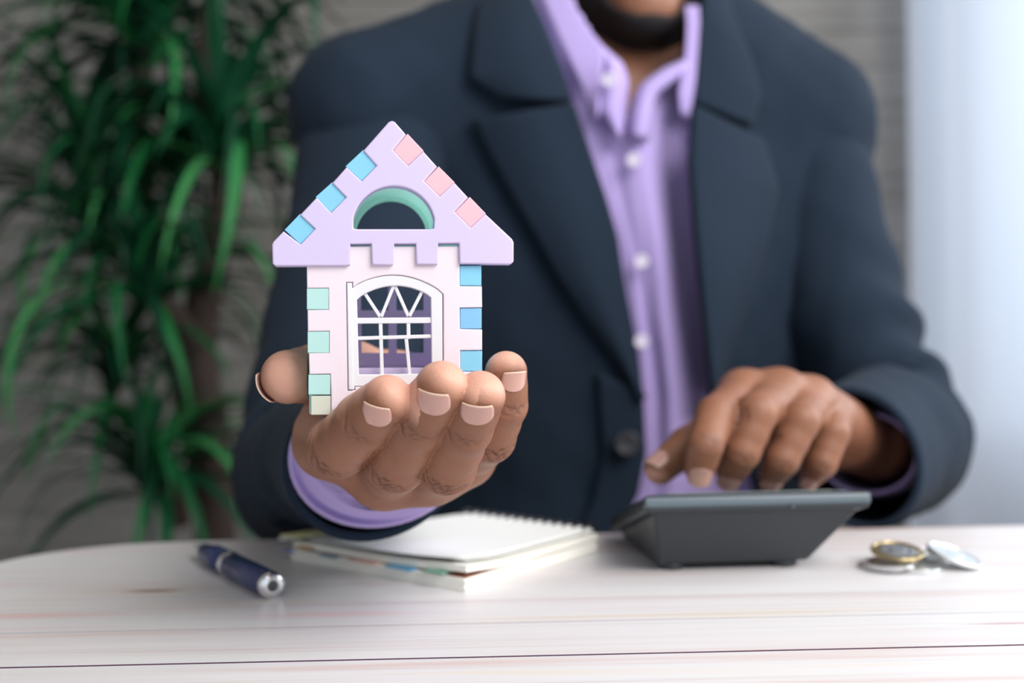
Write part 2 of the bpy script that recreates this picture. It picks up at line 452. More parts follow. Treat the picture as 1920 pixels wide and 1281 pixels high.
def spot(colin, cx, cy, rx, ry, colr, pw=1.0):
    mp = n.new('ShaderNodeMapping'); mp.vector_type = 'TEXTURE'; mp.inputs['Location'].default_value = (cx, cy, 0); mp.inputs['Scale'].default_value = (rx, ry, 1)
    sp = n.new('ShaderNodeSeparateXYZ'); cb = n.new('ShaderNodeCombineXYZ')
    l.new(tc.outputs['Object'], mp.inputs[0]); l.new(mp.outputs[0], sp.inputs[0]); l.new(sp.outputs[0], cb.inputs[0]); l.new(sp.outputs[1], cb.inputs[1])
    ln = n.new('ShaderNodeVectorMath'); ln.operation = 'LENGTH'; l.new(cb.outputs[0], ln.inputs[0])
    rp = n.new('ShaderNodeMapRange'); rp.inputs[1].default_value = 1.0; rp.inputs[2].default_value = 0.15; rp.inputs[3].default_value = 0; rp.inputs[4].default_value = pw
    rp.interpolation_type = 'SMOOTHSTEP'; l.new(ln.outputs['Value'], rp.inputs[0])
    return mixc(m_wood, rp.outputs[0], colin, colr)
def tloc(px, py):
    v = Pz(px, py, TZ); c, s = math.cos(-PSI), math.sin(-PSI); return (v.x*c-v.y*s, v.x*s+v.y*c)
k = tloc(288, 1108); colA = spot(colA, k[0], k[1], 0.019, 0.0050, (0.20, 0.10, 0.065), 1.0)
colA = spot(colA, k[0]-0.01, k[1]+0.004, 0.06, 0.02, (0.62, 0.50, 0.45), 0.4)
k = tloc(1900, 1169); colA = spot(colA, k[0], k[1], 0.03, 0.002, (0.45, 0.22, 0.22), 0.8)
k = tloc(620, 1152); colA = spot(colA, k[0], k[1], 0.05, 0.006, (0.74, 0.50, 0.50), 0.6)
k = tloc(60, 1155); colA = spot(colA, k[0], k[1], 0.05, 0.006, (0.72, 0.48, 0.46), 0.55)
l.new(colA, b.inputs['Base Color']); bump(m_wood, t2.outputs[0], 0.06, 0.0005)
m_joint = material('dark plum joint', (0.12, 0.05, 0.10), 0.8)
yb = tloc(1000, 1003)[1]                        # back edge
xl = tloc(0, 1058)[0]-0.006
seams = [tloc(960, 1231)[1], tloc(960, 1168)[1], tloc(960, 1126)[1]]
yA, yB_, yC = seams
x_right = 0.95; y_front = -0.22; RC = yb-tloc(0, 1058)[1]+0.015; RC = min(RC, 0.12)
def xleft(y):
    e = yb-y
    if e < RC:
        u = 1-e/RC; return xl+0.0 + (RC*1.35)*(1-math.sqrt(max(0, 1-u*u)))
    return xl
edges = [(y_front, 0.0, 0.0012), (0.20, 0.0, 0.0012), (0.245, 0, 0.001), (0.285, 0, 0.0012), (0.325, 0, 0.0012), (yA, 0, 0.0016), (yB_, 0, 0.0005), (yC, 0, 0.0003), (yC+0.042, 0, 0.0002), (yC+0.085, 0, 0.0002), (yb, 0, 0)]
for i in range(len(edges)-1):
    y0 = edges[i][0]+(edges[i][2]/2 if i else 0); y1 = edges[i+1][0]-edges[i+1][2]/2
    if y1 > yb-1e-6: y1 = yb
    ys = [y0+(y1-y0)*k/14 for k in range(15)]
    left = [(xleft(y), y) for y in ys]
    rx = [(x_right, y) for y in reversed(ys)]
    bm = bmesh.new(); prism(bm, left+[rx[0], rx[-1]], TZ-0.0045, TZ, axis='z')
    o = bm_obj('plank', bm, m_wood, table); o.data.materials.append(m_joint)
    for f in o.data.polygons:                     # the long joints are stained dark, the table's outer rim is not
        if abs(f.normal.y) > 0.95 and f.center.y < yb-1e-4 and edges[i+1 if f.normal.y > 0 else i][2] > 0.0002: f.material_index = 1
ys = [y_front+(yb-y_front)*k/60 for k in range(61)]
bm = bmesh.new(); prism(bm, [(xleft(y)+0.0003, y) for y in ys]+[(x_right-0.0003, yb), (x_right-0.0003, y_front)], TZ-0.026, TZ-0.0046, axis='z')
bm_obj('board_core', bm, m_joint, table)
m_leg = material('white painted metal', (0.75, 0.75, 0.75), 0.4)
for x, y in ((xl+0.14, yb-0.14), (x_right-0.06, yb-0.08), (xl+0.06, y_front+0.06), (x_right-0.06, y_front+0.06)):
    bm = bmesh.new(); bm_box(bm, x-0.02, x+0.02, y-0.02, y+0.02, 0.0, TZ-0.0262); bm_obj('leg', bm, m_leg, table, bevel=0.003)

# ================================================================== TOY HOUSE
def rotz(a): return Matrix.Rotation(a, 4, 'Z')
HY = math.radians(8.5)
HM = Matrix.Translation(P(738, 777, 0.3665)) @ rotz(HY) @ Matrix.Rotation(math.radians(0.6), 4, 'Y')
HI = HM.inverted(); CAMP = Vector((0, 0, CAMZ))
house = bpy.data.objects.new('toy_house', None); C.objects.link(house); house.matrix_world = HM; house.empty_display_size = 0.02
tag(house, 'small pastel plastic toy house held on the open palm', 'toy house')
def L(px, py, ly=0.0):
    a = HI @ CAMP; q = HI @ P(px, py, 1.0); t = (ly-a.y)/(q.y-a.y); v = a+(q-a)*t; return (v.x, v.z)
def LL(pts, ly=0.0): return [L(x, y, ly) for x, y in pts]
lav = plastic('lavender plastic', (0.70, 0.61, 0.84)); pink = plastic('pale pink plastic', (0.90, 0.79, 0.85)); mint = plastic('mint plastic', (0.72, 0.98, 0.92), 0.5)
blue = plastic('sky blue plastic', (0.27, 0.66, 0.86)); rose = plastic('rose plastic', (0.93, 0.55, 0.61)); cream = plastic('cream plastic', (0.70, 0.71, 0.60)); whitep = plastic('white plastic', (0.84, 0.84, 0.87))
lav_in = plastic('inner lavender plastic', (0.84, 0.72, 0.95), 0.5); mint2 = plastic('soft mint plastic', (0.52, 0.80, 0.76)); blue2 = plastic('clear blue plastic', (0.26, 0.58, 0.84))
TH = -0.0016
arch = [(661, 425), (664, 430)] + [(668, 430.5), (808, 430.5)] + [(812, 430), (815.5, 424)]
aa = [(738+77.5*math.cos(a), 428-78*math.sin(a)) for a in [math.pi*k/28 for k in range(2, 27)]]
arch_out = [(668, 430.5), (808, 430.5), (813, 429)] + aa + [(663, 429)]
roof = [(735, 228), (740, 230), (761, 254), (737, 283), (765, 312), (793, 285), (819, 314), (795, 341), (824, 369), (851, 343.5), (877, 371.5), (852, 398), (882, 428), (909, 402),
        (959, 449), (962, 455), (962, 491), (957, 496), (861, 495.5), (860, 457), (821, 457), (820, 496), (816, 497), (783, 497), (780, 495), (779, 458), (739, 458), (738, 495), (735, 498), (700, 498), (697, 495), (696, 458), (657, 458.5), (656, 496), (652, 499),
        (517, 500), (511.5, 495), (510.5, 459), (513, 454), (532, 434.5), (564, 459), (591, 430), (563, 404), (594, 371.5), (621, 400), (649, 371), (623, 344.5), (650, 314.5), (678, 341), (706, 312), (681, 284), (729, 230)]
o = bprism('roof_panel', lav, house, LL(roof), TH, 0.0050, [LL(arch_out)], 0.0006)
# middle mint body of the roof with arch tunnel, plus back panel
def inset(pts, c, s): return [(c[0]+(x-c[0])*s, c[1]+(y-c[1])*s) for x, y in pts]
tri = [(735, 236), (930, 440), (930, 476), (542, 476), (542, 440)]
o = bprism('roof_body', mint, house, LL(tri), 0.0051, 0.026, [LL(inset(arch_out, (738, 430), 1.0))], 0.0003)
o = bprism('roof_panel', mint, house, LL([(735, 234), (945, 450), (945, 474), (526, 474), (526, 450)]), 0.0261, 0.0320, [LL(inset(arch_out, (738, 430.5), 0.93))], 0.0005); o['label'] = 'mint back roof panel'
for q in ([(681, 282), (706, 312), (678, 341), (648, 312.5)], [(623, 342.5), (649, 371), (621, 400), (592, 370)], [(563, 401.5), (591, 430), (564, 459), (534, 431.5)]):
    o = bprism('roof_tile', blue, house, inset(LL(q), L(738, 430), 1.002), TH+0.0007, 0.0049, (), 0.0003); o['label'] = 'sky blue tile'
for q in ([(764, 252), (794, 284), (765, 312), (737, 283)], [(822, 313), (852, 343), (824, 369), (795, 341)], [(880, 370), (910, 401), (882, 428), (852, 398)]):
    o = bprism('roof_tile', rose, house, inset(LL(q), L(738, 430), 1.002), TH+0.0006, 0.0049, (), 0.0003); o['label'] = 'rose pink tile'
# pink front wall with window opening and side notches
def archpts(xa, xb, ya, yb_, ytop, n=18):
    """from left spring (xa,ya) over the top to the right spring (xb,yb_)"""
    out = []
    for k in range(n+1):
        t = k/n; x = xa+(xb-xa)*t; base = ya+(yb_-ya)*t
        out.append((x, base-(( (ya+yb_)/2-ytop))*math.sin(math.pi*t)**0.75 if 0 < t < 1 else base))
    return out
front = [(655, 462), (862, 462), (862, 536.5), (903.5, 537), (904, 576.5), (862, 577), (862.5, 617), (904, 618), (904, 656.5), (863, 657), (863.5, 697), (905, 698), (905, 738), (864, 738), (864, 776), (621, 779),
         (621, 741), (619.5, 701.5), (580, 702), (579, 662.5), (617.5, 662), (617.5, 621), (577, 621.5), (576.5, 581.5), (616.5, 581), (616, 540), (575.5, 540.5), (575, 498), (655, 498)]
opening = [(649, 529), (661.5, 529)]+archpts(661.8, 830, 539.4, 550.4, 515.8)+[(831.5, 552), (832, 724.5), (666, 725.5), (666, 731.5), (652, 732.8)]
o = bprism('front_wall', pink, house, LL(front), 0.0, 0.0050, [LL(opening)], 0.0004)
for i, q in enumerate(((575, 617, 540, 581, mint2, 'soft mint block'), (576.5, 618, 621, 662.5, mint2, 'soft mint block'), (578, 620, 702, 741, mint2, 'soft mint block'), (583, 621, 742, 779, cream, 'cream block'),
           (862.5, 903.5, 497.5, 536, blue, 'sky blue block'), (863, 904, 577.5, 617, blue2, 'clear blue block'), (863.5, 905, 657.5, 697, blue, 'sky blue block'), (864.5, 904, 738.5, 776, cream, 'cream block'))):
    x0, x1, y0, y1, mt, lb = q
    o = bprism('corner_block', mt, house, LL([(x0, y0+.6), (x1-.6, y0+.6), (x1-.6, y1-.6), (x0, y1-.6)]), 0.0005 if i > 2 else 0.0003, 0.0049, (), 0.0003); o['label'] = lb
# side walls, floor, back wall
zb = L(738, 778)[1]; zt = L(738, 492)[1]; zfl = L(738, 686, 0.040)[1]
xa, xb = L(578, 640)[0], L(902, 640)[0]
DB = 0.0405
for nm, q, mt in (('side_wall', (xa, xa+0.004), mint2), ('side_wall', (xb-0.004, xb), blue)):
    bm = bmesh.new(); bm_box(bm, q[0], q[1], 0.0051, DB, zb+0.0003, zt-0.0006); o = bm_obj(nm, bm, mt, house); add_bevel(o, 0.0003, 2)
bm = bmesh.new(); bm_box(bm, xa+0.0042, xb-0.0042, 0.0052, DB-0.0002, zb+0.0003, zfl); o = bm_obj('base_block', bm, lav_in, house); add_bevel(o, 0.0003, 2)
bm = bmesh.new()
def lrect(x0, x1, y0, y1, ly): return LL([(x0, y0), (x1, y0), (x1, y1), (x0, y1)], ly)
panes = [lrect(677, 728.5, 534, 582, DB), lrect(743.5, 795.5, 534, 582, DB), lrect(678, 729, 605, 662, DB), lrect(744, 796, 605, 662, DB)]
bm.free(); o = bprism('back_wall', lav_in, house, [(xa, zb), (xb, zb), (xb, zt), (xa, zt)], DB+0.0001, DB+0.005, panes, 0.0003); o['label'] = 'lavender back wall with four square openings'
# white hinged casement
cas = bm = bmesh.new()
outer = [(650, 530), (660.5, 530), (660.5, 540)]+archpts(661.5, 829.5, 540, 551, 516.5)[1:]+[(830.5, 723), (665, 724.5), (665, 730), (653, 731.5)]
inner = [(669.5, 562)]+archpts(669.5, 808, 562, 558, 536)[1:-1]+[(808, 558), (810, 701), (673, 702.5)]
bm.free(); casement = bprism('casement', whitep, house, LL(outer), 0.0004, 0.0034, [LL(inner)], 0.0004)
def bar(p, q, wpx, y0=0.0010, y1=0.0026):
    a = Vector(L(*p)); b_ = Vector(L(*q)); d = (b_-a).normalized(); nrm = Vector((-d.y, d.x))*(wpx*0.5*0.3665/F)
    o = bprism('glazing_bar', whitep, casement, [tuple(a+nrm), tuple(b_+nrm), tuple(b_-nrm), tuple(a-nrm)], y0, y1, (), 0.00025)
bar((668, 601.5), (811, 600.5), 11); bar((670, 634.5), (811, 630.5), 7, 0.0011)
bar((713.5, 606), (716.5, 703), 7, 0.0012); bar((766, 605), (766.5, 636), 7.2, 0.0012); bar((762, 636), (768.5, 703), 6.6, 0.0009)
bar((683.5, 549), (713, 594), 6.4, 0.0013); bar((739, 534), (715, 594), 6.4, 0.0012); bar((740, 534), (766, 593), 6.4, 0.0013); bar((792.5, 545), (768, 593), 6.4, 0.0012)
o = bprism('hinge_bar', whitep, casement, LL([(650.5, 530.5), (659.5, 530.5), (663, 731), (653.5, 731)]), -0.0004, 0.0010, (), 0.0004)

# ================================================================== PERSON
person = empty('person', P(1185, 640, 0.95)+Vector((0, 0, -0.865+0.0))); person.location.z = 0
tag(person, 'seated man in navy suit and lavender shirt holding out a toy house', 'person')
PM = Matrix.Translation(-Vector(person.location))
def own(o, par=None):
    """parent to the person (or one of its parts) keeping world coordinates in the mesh"""
    if par is None: o.parent = person; o.matrix_parent_inverse = PM
    else: o.parent = par
    return o
m_skin = material('brown skin', (0.42, 0.23, 0.15), 0.48)
n, l, b = nodes(m_skin)
at = n.new('ShaderNodeAttribute'); at.attribute_name = 'tone'; ac = n.new('ShaderNodeAttribute'); ac.attribute_name = 'crease'
t = noise_tex(m_skin, 160, 4); t0 = noise_tex(m_skin, 45, 3)
base = mixc(m_skin, t0.outputs[0], (0.195, 0.078, 0.041), (0.310, 0.136, 0.077))
palmc = mixc(m_skin, t.outputs[0], (0.72, 0.37, 0.27), (0.80, 0.46, 0.34))
c1 = mixc(m_skin, at.outputs['Fac'], base, palmc)
c2 = mixc(m_skin, ac.outputs['Fac'], c1, (0.13, 0.055, 0.035))
l.new(c2, b.inputs['Base Color'])
b.inputs['Subsurface Weight'].default_value = 0.10; b.inputs['Subsurface Radius'].default_value = (0.006, 0.0025, 0.0015)
b.inputs['Specular IOR Level'].default_value = 0.4
vr = n.new('ShaderNodeTexVoronoi'); vr.inputs['Scale'].default_value = 1500; tcn = n.new('ShaderNodeTexCoord'); l.new(tcn.outputs['Object'], vr.inputs['Vector'])
tf = noise_tex(m_skin, 1300, 4, (1, 1, 1)); ad = n.new('ShaderNodeMath'); ad.operation = 'ADD'; l.new(vr.outputs['Distance'], ad.inputs[0]); l.new(tf.outputs[0], ad.inputs[1])
bump(m_skin, ad.outputs[0], 0.22, 0.0004)
m_nail = material('fingernail', (0.54, 0.31, 0.26), 0.25); nodes(m_nail)[2].inputs['Subsurface Weight'].default_value = 0.1
nodes(m_nail)[2].inputs['Subsurface Radius'].default_value = (0.003, 0.002, 0.0015)
m_nail_edge = material('nail free edge', (0.70, 0.50, 0.38), 0.35)

def hand_mesh(lo, hi, h, palm, fingers, kp=0.007, extra=None):
    """palm = list of cones; fingers = list of joint lists [(p, r), ...] root to tip"""
    Fd = Field(lo, hi, h); G = Fd.new()
    for a, ra, b_, rb in palm: Fd.cone(G, a, ra, b_, rb, 0.009)
    R = G.copy()
    for fi in fingers:
        g = Fd.new()
        pts = [(np.array(p), r) for p, r in fi]
        dense = []
        for i in range(len(pts)-1):
            (p, r), (q, s) = pts[i], pts[i+1]
            dense.append((p, r)); dense.append(((p+q)/2, (r+s)/2*0.96))
        dense.append(pts[-1])
        for i in range(len(dense)-1): Fd.cone(g, dense[i][0], dense[i][1], dense[i+1][0], dense[i+1][1], 0.0025)
        R = np.minimum(R, smin(G, g, kp))
    if extra: extra(Fd, R)
    V, Q = Fd.mesh(R); V = relax(V, Q, 1, 0.5)
    return V, Q
def frame_of(fi):
    """tip frame: axis t, dorsal n, side b"""
    a = fi[-1][0]-fi[-2][0]; t = np.array(a.normalized()); p = np.array((fi[-3][0]-fi[-4][0]).normalized()) if len(fi) > 3 else np.array((fi[-2][0]-fi[-3][0]).normalized())
    n_ = p-(p@t)*t; n_ /= np.linalg.norm(n_); return t, n_, np.cross(t, n_)
def dress_hand(V, Q, fingers, dorsals, seed=0, palm_n=None, pads=True, shift=0.0):
    N = vnormals(V, Q); tone = np.zeros(len(V)); crease = np.zeros(len(V)); disp = np.zeros(len(V))
    for fi, dn in zip(fingers, dorsals):
        for j in (-3, -2):                                      # PIP, DIP creases
            p = np.array(fi[j][0]); r = fi[j][1]; pa = np.array(fi[j-1][0]) if j-1 >= -len(fi) else None; nx_ = np.array(fi[j+1][0])
            t_ = nx_-pa; t_ /= np.linalg.norm(t_)
            n_ = dn-(dn@t_)*t_; n_ /= np.linalg.norm(n_); b_ = np.cross(t_, n_)
            q = V-p; s = q@t_-shift; la = q@b_; do = q@n_
            near = (np.linalg.norm(q, axis=1) < r*1.7)
            m = np.clip((do/r-0.25)/0.35, 0, 1)*near*np.clip(1.25-np.abs(la)/r*1.1, 0, 1)
            ph = seed+j*2+p[0]*900
            offs = (-0.0034, -0.0019, -0.0006, 0.0008, 0.0022) if j == -3 else (-0.0018, -0.0004, 0.0011)
            for k, o_ in enumerate(offs):
                c = o_+0.0006*np.sin(la*700+ph+k*1.7)+0.00035*np.sin(la*1900+ph*2+k)-0.9*np.sign(o_+1e-9)*la**2/r*0.35
                g = np.exp(-((s-c)/0.00062)**2)*m*(0.65+0.35*np.sin(la*1100+k*2.1+ph))
                disp -= 0.00075*g*(1 if j == -3 else 0.7); crease = np.maximum(crease, np.clip(g*(1.15 if j == -3 else .85), 0, 1))
            sh = np.exp(-(s/0.0055)**2-(la/(r*0.9))**2)*np.clip(do/r, 0, 1)*near
            crease = np.maximum(crease, sh*0.38)
        tip = np.array(fi[-1][0]); r = fi[-1][1]; t_, n_, b_ = frame_of(fi); n_ = dn-(dn@t_)*t_; n_ /= np.linalg.norm(n_)
        q = V-tip; dd = np.linalg.norm(q, axis=1)
        end = np.clip(((q@t_)-0.15*r-0.55*np.clip(q@n_, 0, 1))/(0.7*r)+0.15, 0, 1)*(dd < r*1.6)
        tone = np.maximum(tone, end*0.72)
        # palmar side of the last two phalanges
        for a, c in (((fi[-2], fi[-1]), (fi[-3], fi[-2])) if pads else ()):
            pa, pc = np.array(a[0]), np.array(c[0]); ab = pc-pa; u = np.clip(((V-pa)@ab)/(ab@ab), 0, 1); w_ = V-pa-u[:, None]*ab
            dist = np.linalg.norm(w_, axis=1); inn = dist < max(a[1], c[1])*1.25
            pal = np.clip(-(w_@n_)/(c[1])*1.2-0.1, 0, 1)*inn
            tone = np.maximum(tone, pal*0.8)
    if palm_n is not None: tone = np.maximum(tone, np.clip((N@palm_n)*1.5-0.2, 0, 1)*0.7)
    V = V+N*disp[:, None]
    return V, tone, crease
def nail_mesh(fi, dn, tree, wd, ln, back=0.0, par=None, tilt=0.0, start=None):
    t_, n_, b_ = frame_of(fi); n_ = dn-(dn@t_)*t_; n_ /= np.linalg.norm(n_)
    if tilt: up = np.array((0, 0, 1.0)); up -= (up@n_)*n_; up /= np.linalg.norm(up); t_ = t_*(1-tilt)+up*tilt; t_ -= (t_@n_)*n_; t_ /= np.linalg.norm(t_)
    b_ = np.cross(t_, n_)
    tip = np.array(fi[-1][0]); r = fi[-1][1]
    V = []; Fq = []; nu, nv = 14, 20
    for i in range(nv+1):
        v = i/nv; s = -ln*0.5+ln*v+back
        # rounded cuticle end, gently rounded free end
        prof = math.sqrt(max(0.0, 1-(max(0, 0.45-v)/0.45)**2.2))*(1-0.10*max(0, (v-0.7)/0.3)**2)
        for j in range(nu+1):
            u = -1+2*j/nu; x = u*wd/2*max(prof, 0.12)
            s2 = s+0.0006*(1-u*u)*(v) 
            p0 = tip+t_*s2+b_*x
            Rr = r+(fi[-2][1]-r)*max(0, -s2)/(fi[-1][0]-fi[-2][0]).length
            barrel = math.sqrt(max(1e-8, Rr*Rr-x*x))
            hit = tree.ray_cast(Vector(p0+n_*r*2.2), Vector(-n_)); hh = barrel
            if hit[0] is not None:
                hq = (np.array(hit[0])-p0)@n_
                if hq > barrel: hh = barrel+min(hq-barrel, .0006)
            V.append(p0+n_*(hh+0.00014+0.00010*math.sin(math.pi*v)))
    for i in range(nv):
        for j in range(nu):
            a = i*(nu+1)+j; Fq.append((a, a+1, a+nu+2, a+nu+1))
    o = mesh_obj('fingernail', V, Fq, m_nail); o.data.materials.append(m_nail_edge)
    for i, f in enumerate(o.data.polygons):
        if i//nu >= nv-1: f.material_index = 1
    s = o.modifiers.new('thick', 'SOLIDIFY'); s.thickness = 0.0004; s.offset = 0.0; s.use_even_offset = True
    own(o, par); return o

# ---- right hand (image left), palm up, towards the camera
I1 = [(P(616, 832, .414), .0130), (P(634, 838, .372), .0112), (P(683, 790, .355), .0101), (P(726, 750, .344), .0086)]
M1 = [(P(722, 887, .418), .0128), (P(743, 868, .374), .0110), (P(784, 790, .354), .0102), (P(828, 726, .341), .0089)]
R1 = [(P(806, 882, .418), .0120), (P(838, 872, .374), .0108), (P(871, 800, .356), .0099), (P(900, 743, .344), .0087)]
L1 = [(P(872, 856, .425), .0112), (P(919, 820, .396), .0098), (P(946, 760, .383), .0084), (P(949, 698, .377), .0079)]
T1 = [(P(705, 765, .462), .0165), (P(655, 703, .441), .0135), (P(590, 701, .421), .0118), (P(540, 707, .382), .0102)]
W1 = P(705, 862, .500)
palm1 = [(I1[0][0], .0125, P(670, 830, .485), .017), (M1[0][0], .0128, P(705, 850, .485), .018), (R1[0][0], .0120, P(745, 850, .485), .018), (L1[0][0], .0112, P(785, 835, .485), .016),
         (I1[0][0], .0120, M1[0][0], .0120), (M1[0][0], .0118, R1[0][0], .0115), (R1[0][0], .0112, L1[0][0], .0108),
         (P(608, 806, .426), .0115, T1[1][0], .0125), (P(640, 820, .405), .0125, T1[0][0], .0160), (T1[0][0], .0165, P(705, 845, .485), .0185),
         (P(672, 832, .408), .0120, P(800, 852, .412), .0115), (T1[1][0], .0135, P(748, 716, .456), .0118), (P(748, 716, .456), .0118, T1[0][0], .0165), (P(860, 830, .43), .012, P(790, 830, .485), .017),
         (P(700, 845, .485), .0195, P(690, 862, .56), .0215), (P(745, 850, .485), .0190, P(725, 862, .56), .0215)]
fing1 = [I1, M1, R1, L1, T1]
allp = np.array([list(p) for f in fing1 for p, r in f]+[list(c[0]) for c in palm1]+[list(c[2]) for c in palm1])
def give_way(Fd, R):
    """flesh gives way where it presses on the house"""
    ql = np.array([list(r) for r in HI])[:3]; X, Y, Z = Fd.grid(); lc = [ql[k][0]*X+ql[k][1]*Y+ql[k][2]*Z+ql[k][3] for k in range(3)]
    ce = ((xa+xb)/2, (DB+.005)/2, (zb+zt)/2); hf = ((xb-xa)/2+.0011, (DB+.005)/2+.0013, (zt-zb)/2+.0009)
    q = [np.abs(lc[k]-ce[k])-hf[k] for k in range(3)]
    D = np.sqrt(sum(np.maximum(v, 0)**2 for v in q))+np.minimum(np.maximum(np.maximum(q[0], q[1]), q[2]), 0)
    R[:] = np.maximum(R, -D)
V1, Q1 = hand_mesh(allp.min(0)-0.027, allp.max(0)+0.027, 0.00056, palm1, fing1, 0.0032, give_way)
d1 = [frame_of(f)[1] for f in fing1[:4]]+[np.array(Vector((-0.80, 0.40, -0.42)).normalized())]
V1, tone1, cr1 = dress_hand(V1, Q1, fing1, d1, 1, np.array((0, 0.0, 1.0)), True, .0042)
# the thumb pad shows its pink side to the camera
tp_ = np.array(T1[3][0]); dd = np.linalg.norm(V1-tp_, axis=1); N1 = vnormals(V1, Q1)
tone1 = np.maximum(tone1, np.clip(1.3-dd/0.016, 0, 1)*np.clip(-N1[:, 1]*1.3+N1[:, 0]*0.6+0.1, 0, 1)*0.8)

# ---- left hand (image right), fingers over the calculator
I2 = [(P(1395, 742, .562), .0130), (P(1343, 780, .524), .0104), (P(1323, 833, .508), .0088), (P(1312, 880, .514), .0078)]
M2 = [(P(1462, 742, .566), .0130), (P(1418, 776, .524), .0106), (P(1391, 848, .520), .0092), (P(1370, 886, .534), .0078)]
R2 = [(P(1520, 754, .576), .0124), (P(1500, 790, .534), .0102), (P(1466, 862, .530), .0089), (P(1448, 890, .544), .0076)]
L2 = [(P(1560, 780, .588), .0115), (P(1560, 812, .556), .0094), (P(1540, 868, .552), .0082), (P(1522, 890, .562), .0070)]
T2 = [(P(1450, 800, .610), .0150), (P(1360, 795, .585), .0125), (P(1290, 835, .563), .0104), (P(1238, 880, .552), .0085)]
palm2 = [(I2[0][0], .0130, P(1530, 800, .64), .018), (M2[0][0], .0130, P(1550, 800, .65), .019), (R2[0][0], .0122, P(1580, 805, .65), .019), (L2[0][0], .0115, P(1600, 815, .65), .017),
         (I2[0][0], .0118, M2[0][0], .0118), (M2[0][0], .0115, R2[0][0], .0112), (R2[0][0], .011, L2[0][0], .0105), (T2[1][0], .0125, P(1430, 765, .58), .014), (T2[0][0], .015, P(1560, 810, .65), .020),
         (T2[0][0], .015, P(1470, 760, .59), .015), (P(1560, 810, .65), .0215, P(1640, 835, .70), .0245)]
fing2 = [I2, M2, R2, L2, T2]
allp = np.array([list(p) for f in fing2 for p, r in f]+[list(c[0]) for c in palm2]+[list(c[2]) for c in palm2])
V2, Q2 = hand_mesh(allp.min(0)-0.03, allp.max(0)+0.03, 0.0012, palm2, fing2, 0.006)
d2 = [frame_of(f)[1] for f in fing2[:4]]+[np.array(Vector((-0.35, -0.45, 0.8)).normalized())]
for i in range(4):
    t_ = np.array((fing2[i][-1][0]-fing2[i][-2][0]).normalized()); q = np.array((0, -1.0, 0.25)); q = q-(q@t_)*t_; d2[i] = q/np.linalg.norm(q)
V2, tone2, cr2 = dress_hand(V2, Q2, fing2, d2, 5, None, False)

# ---- torso field, shared by body, shirt and jacket
SH_R = P(690, 212, .865); SH_L = P(1490, 232, .945)          # right shoulder (image left), left shoulder (image right)
TC = [  # cones: a, ra, b, rb
    (P(1030, 130, .94), .075, SH_R, .060), (P(1250, 120, .97), .075, SH_L, .062),
    (P(1030, 200, .93), .085, P(1260, 200, .96), .085)]
TE = [((0.045, .935, CAMZ+.07), (.165, .105, .20)), ((0.150, .965, CAMZ+.06), (.165, .105, .20)), ((0.095, .975, CAMZ-.13), (.175, .120, .22)), ((0.095, .985, CAMZ-.27), (.175, .13, .14))]
def torso_val(p, off=0.0):
    D = np.full(len(p), 0.5)
    for a, ra, b_, rb in TC:
        a = np.array(a); b_ = np.array(b_); d = b_-a; t_ = np.clip(((p-a)@d)/(d@d), 0, 1)
        D = smin(D, np.linalg.norm(p-a-t_[:, None]*d, axis=1)-(ra+(rb-ra)*t_), 0.06)
    for c, r in TE:
        q = p-np.array(c); r = np.array(r); k0 = np.linalg.norm(q/r, axis=1); k1 = np.linalg.norm(q/r**2, axis=1)+1e-9
        D = smin(D, k0*(k0-1)/k1, 0.06)
    return D-off
def torso_field(h, off, lo, hi):
    Fd = Field(lo, hi, h); X, Y, Z = Fd.grid(); p = np.stack([X.ravel(), Y.ravel(), Z.ravel()], 1)
    return Fd, torso_val(p, off).reshape(X.shape).astype(np.float32)
def trace(px, py, off):
    """distance along the camera axis where the view ray meets the offset torso"""
    dirs = np.array([list(P(x, y, 1.0)-CAMP) for x, y in zip(px, py)]); d = np.full(len(px), 0.6); best = d.copy(); bv = np.full(len(px), 9.0)
    o = np.array(CAMP)
    for _ in range(60):
        v = torso_val(o+dirs*d[:, None], off); c = np.abs(v) < bv; best[c] = d[c]; bv[c] = np.abs(v)[c]
        d = np.clip(d+np.clip(v, -0.02, 0.05)*0.75, 0.5, 1.15)
    return best
def strip(name, cl, cr_, rows, cols, off, mat, par=None, thick=0.0025, fold=None):
    """cloth strip between two outlines (photo pixels), lying on the torso at a distance"""
    a = resample(cl, rows+1); c = resample(cr_, rows+1); V = []; px = []; py = []; U = []
    for i in range(rows+1):
        for j in range(cols+1):
            u = j/cols; q = a[i]*(1-u)+c[i]*u; px.append(q[0]); py.append(q[1]); U.append((u, i/rows))
    U = np.array(U); offv = np.array([off(u, v) if callable(off) else off for u, v in U])
    d = trace(np.array(px), np.array(py), 0.0)
    base = np.array([list(P(x, y, dd)) for x, y, dd in zip(px, py, d)])
    e = 1e-3; g = np.stack([torso_val(base+np.eye(3)[k]*e)-torso_val(base-np.eye(3)[k]*e) for k in range(3)], 1); g /= np.linalg.norm(g, axis=1, keepdims=True)+1e-9
    toc = np.array(CAMP)-base; toc /= np.linalg.norm(toc, axis=1, keepdims=True)
    V = base+toc*offv[:, None]
    Fq = [(i*(cols+1)+j, (i+1)*(cols+1)+j, (i+1)*(cols+1)+j+1, i*(cols+1)+j+1) for i in range(rows) for j in range(cols)]
    o = mesh_obj(name, V, Fq, mat); s = o.modifiers.new('thick', 'SOLIDIFY'); s.thickness = thick; s.offset = -1
    own(o, par); return o

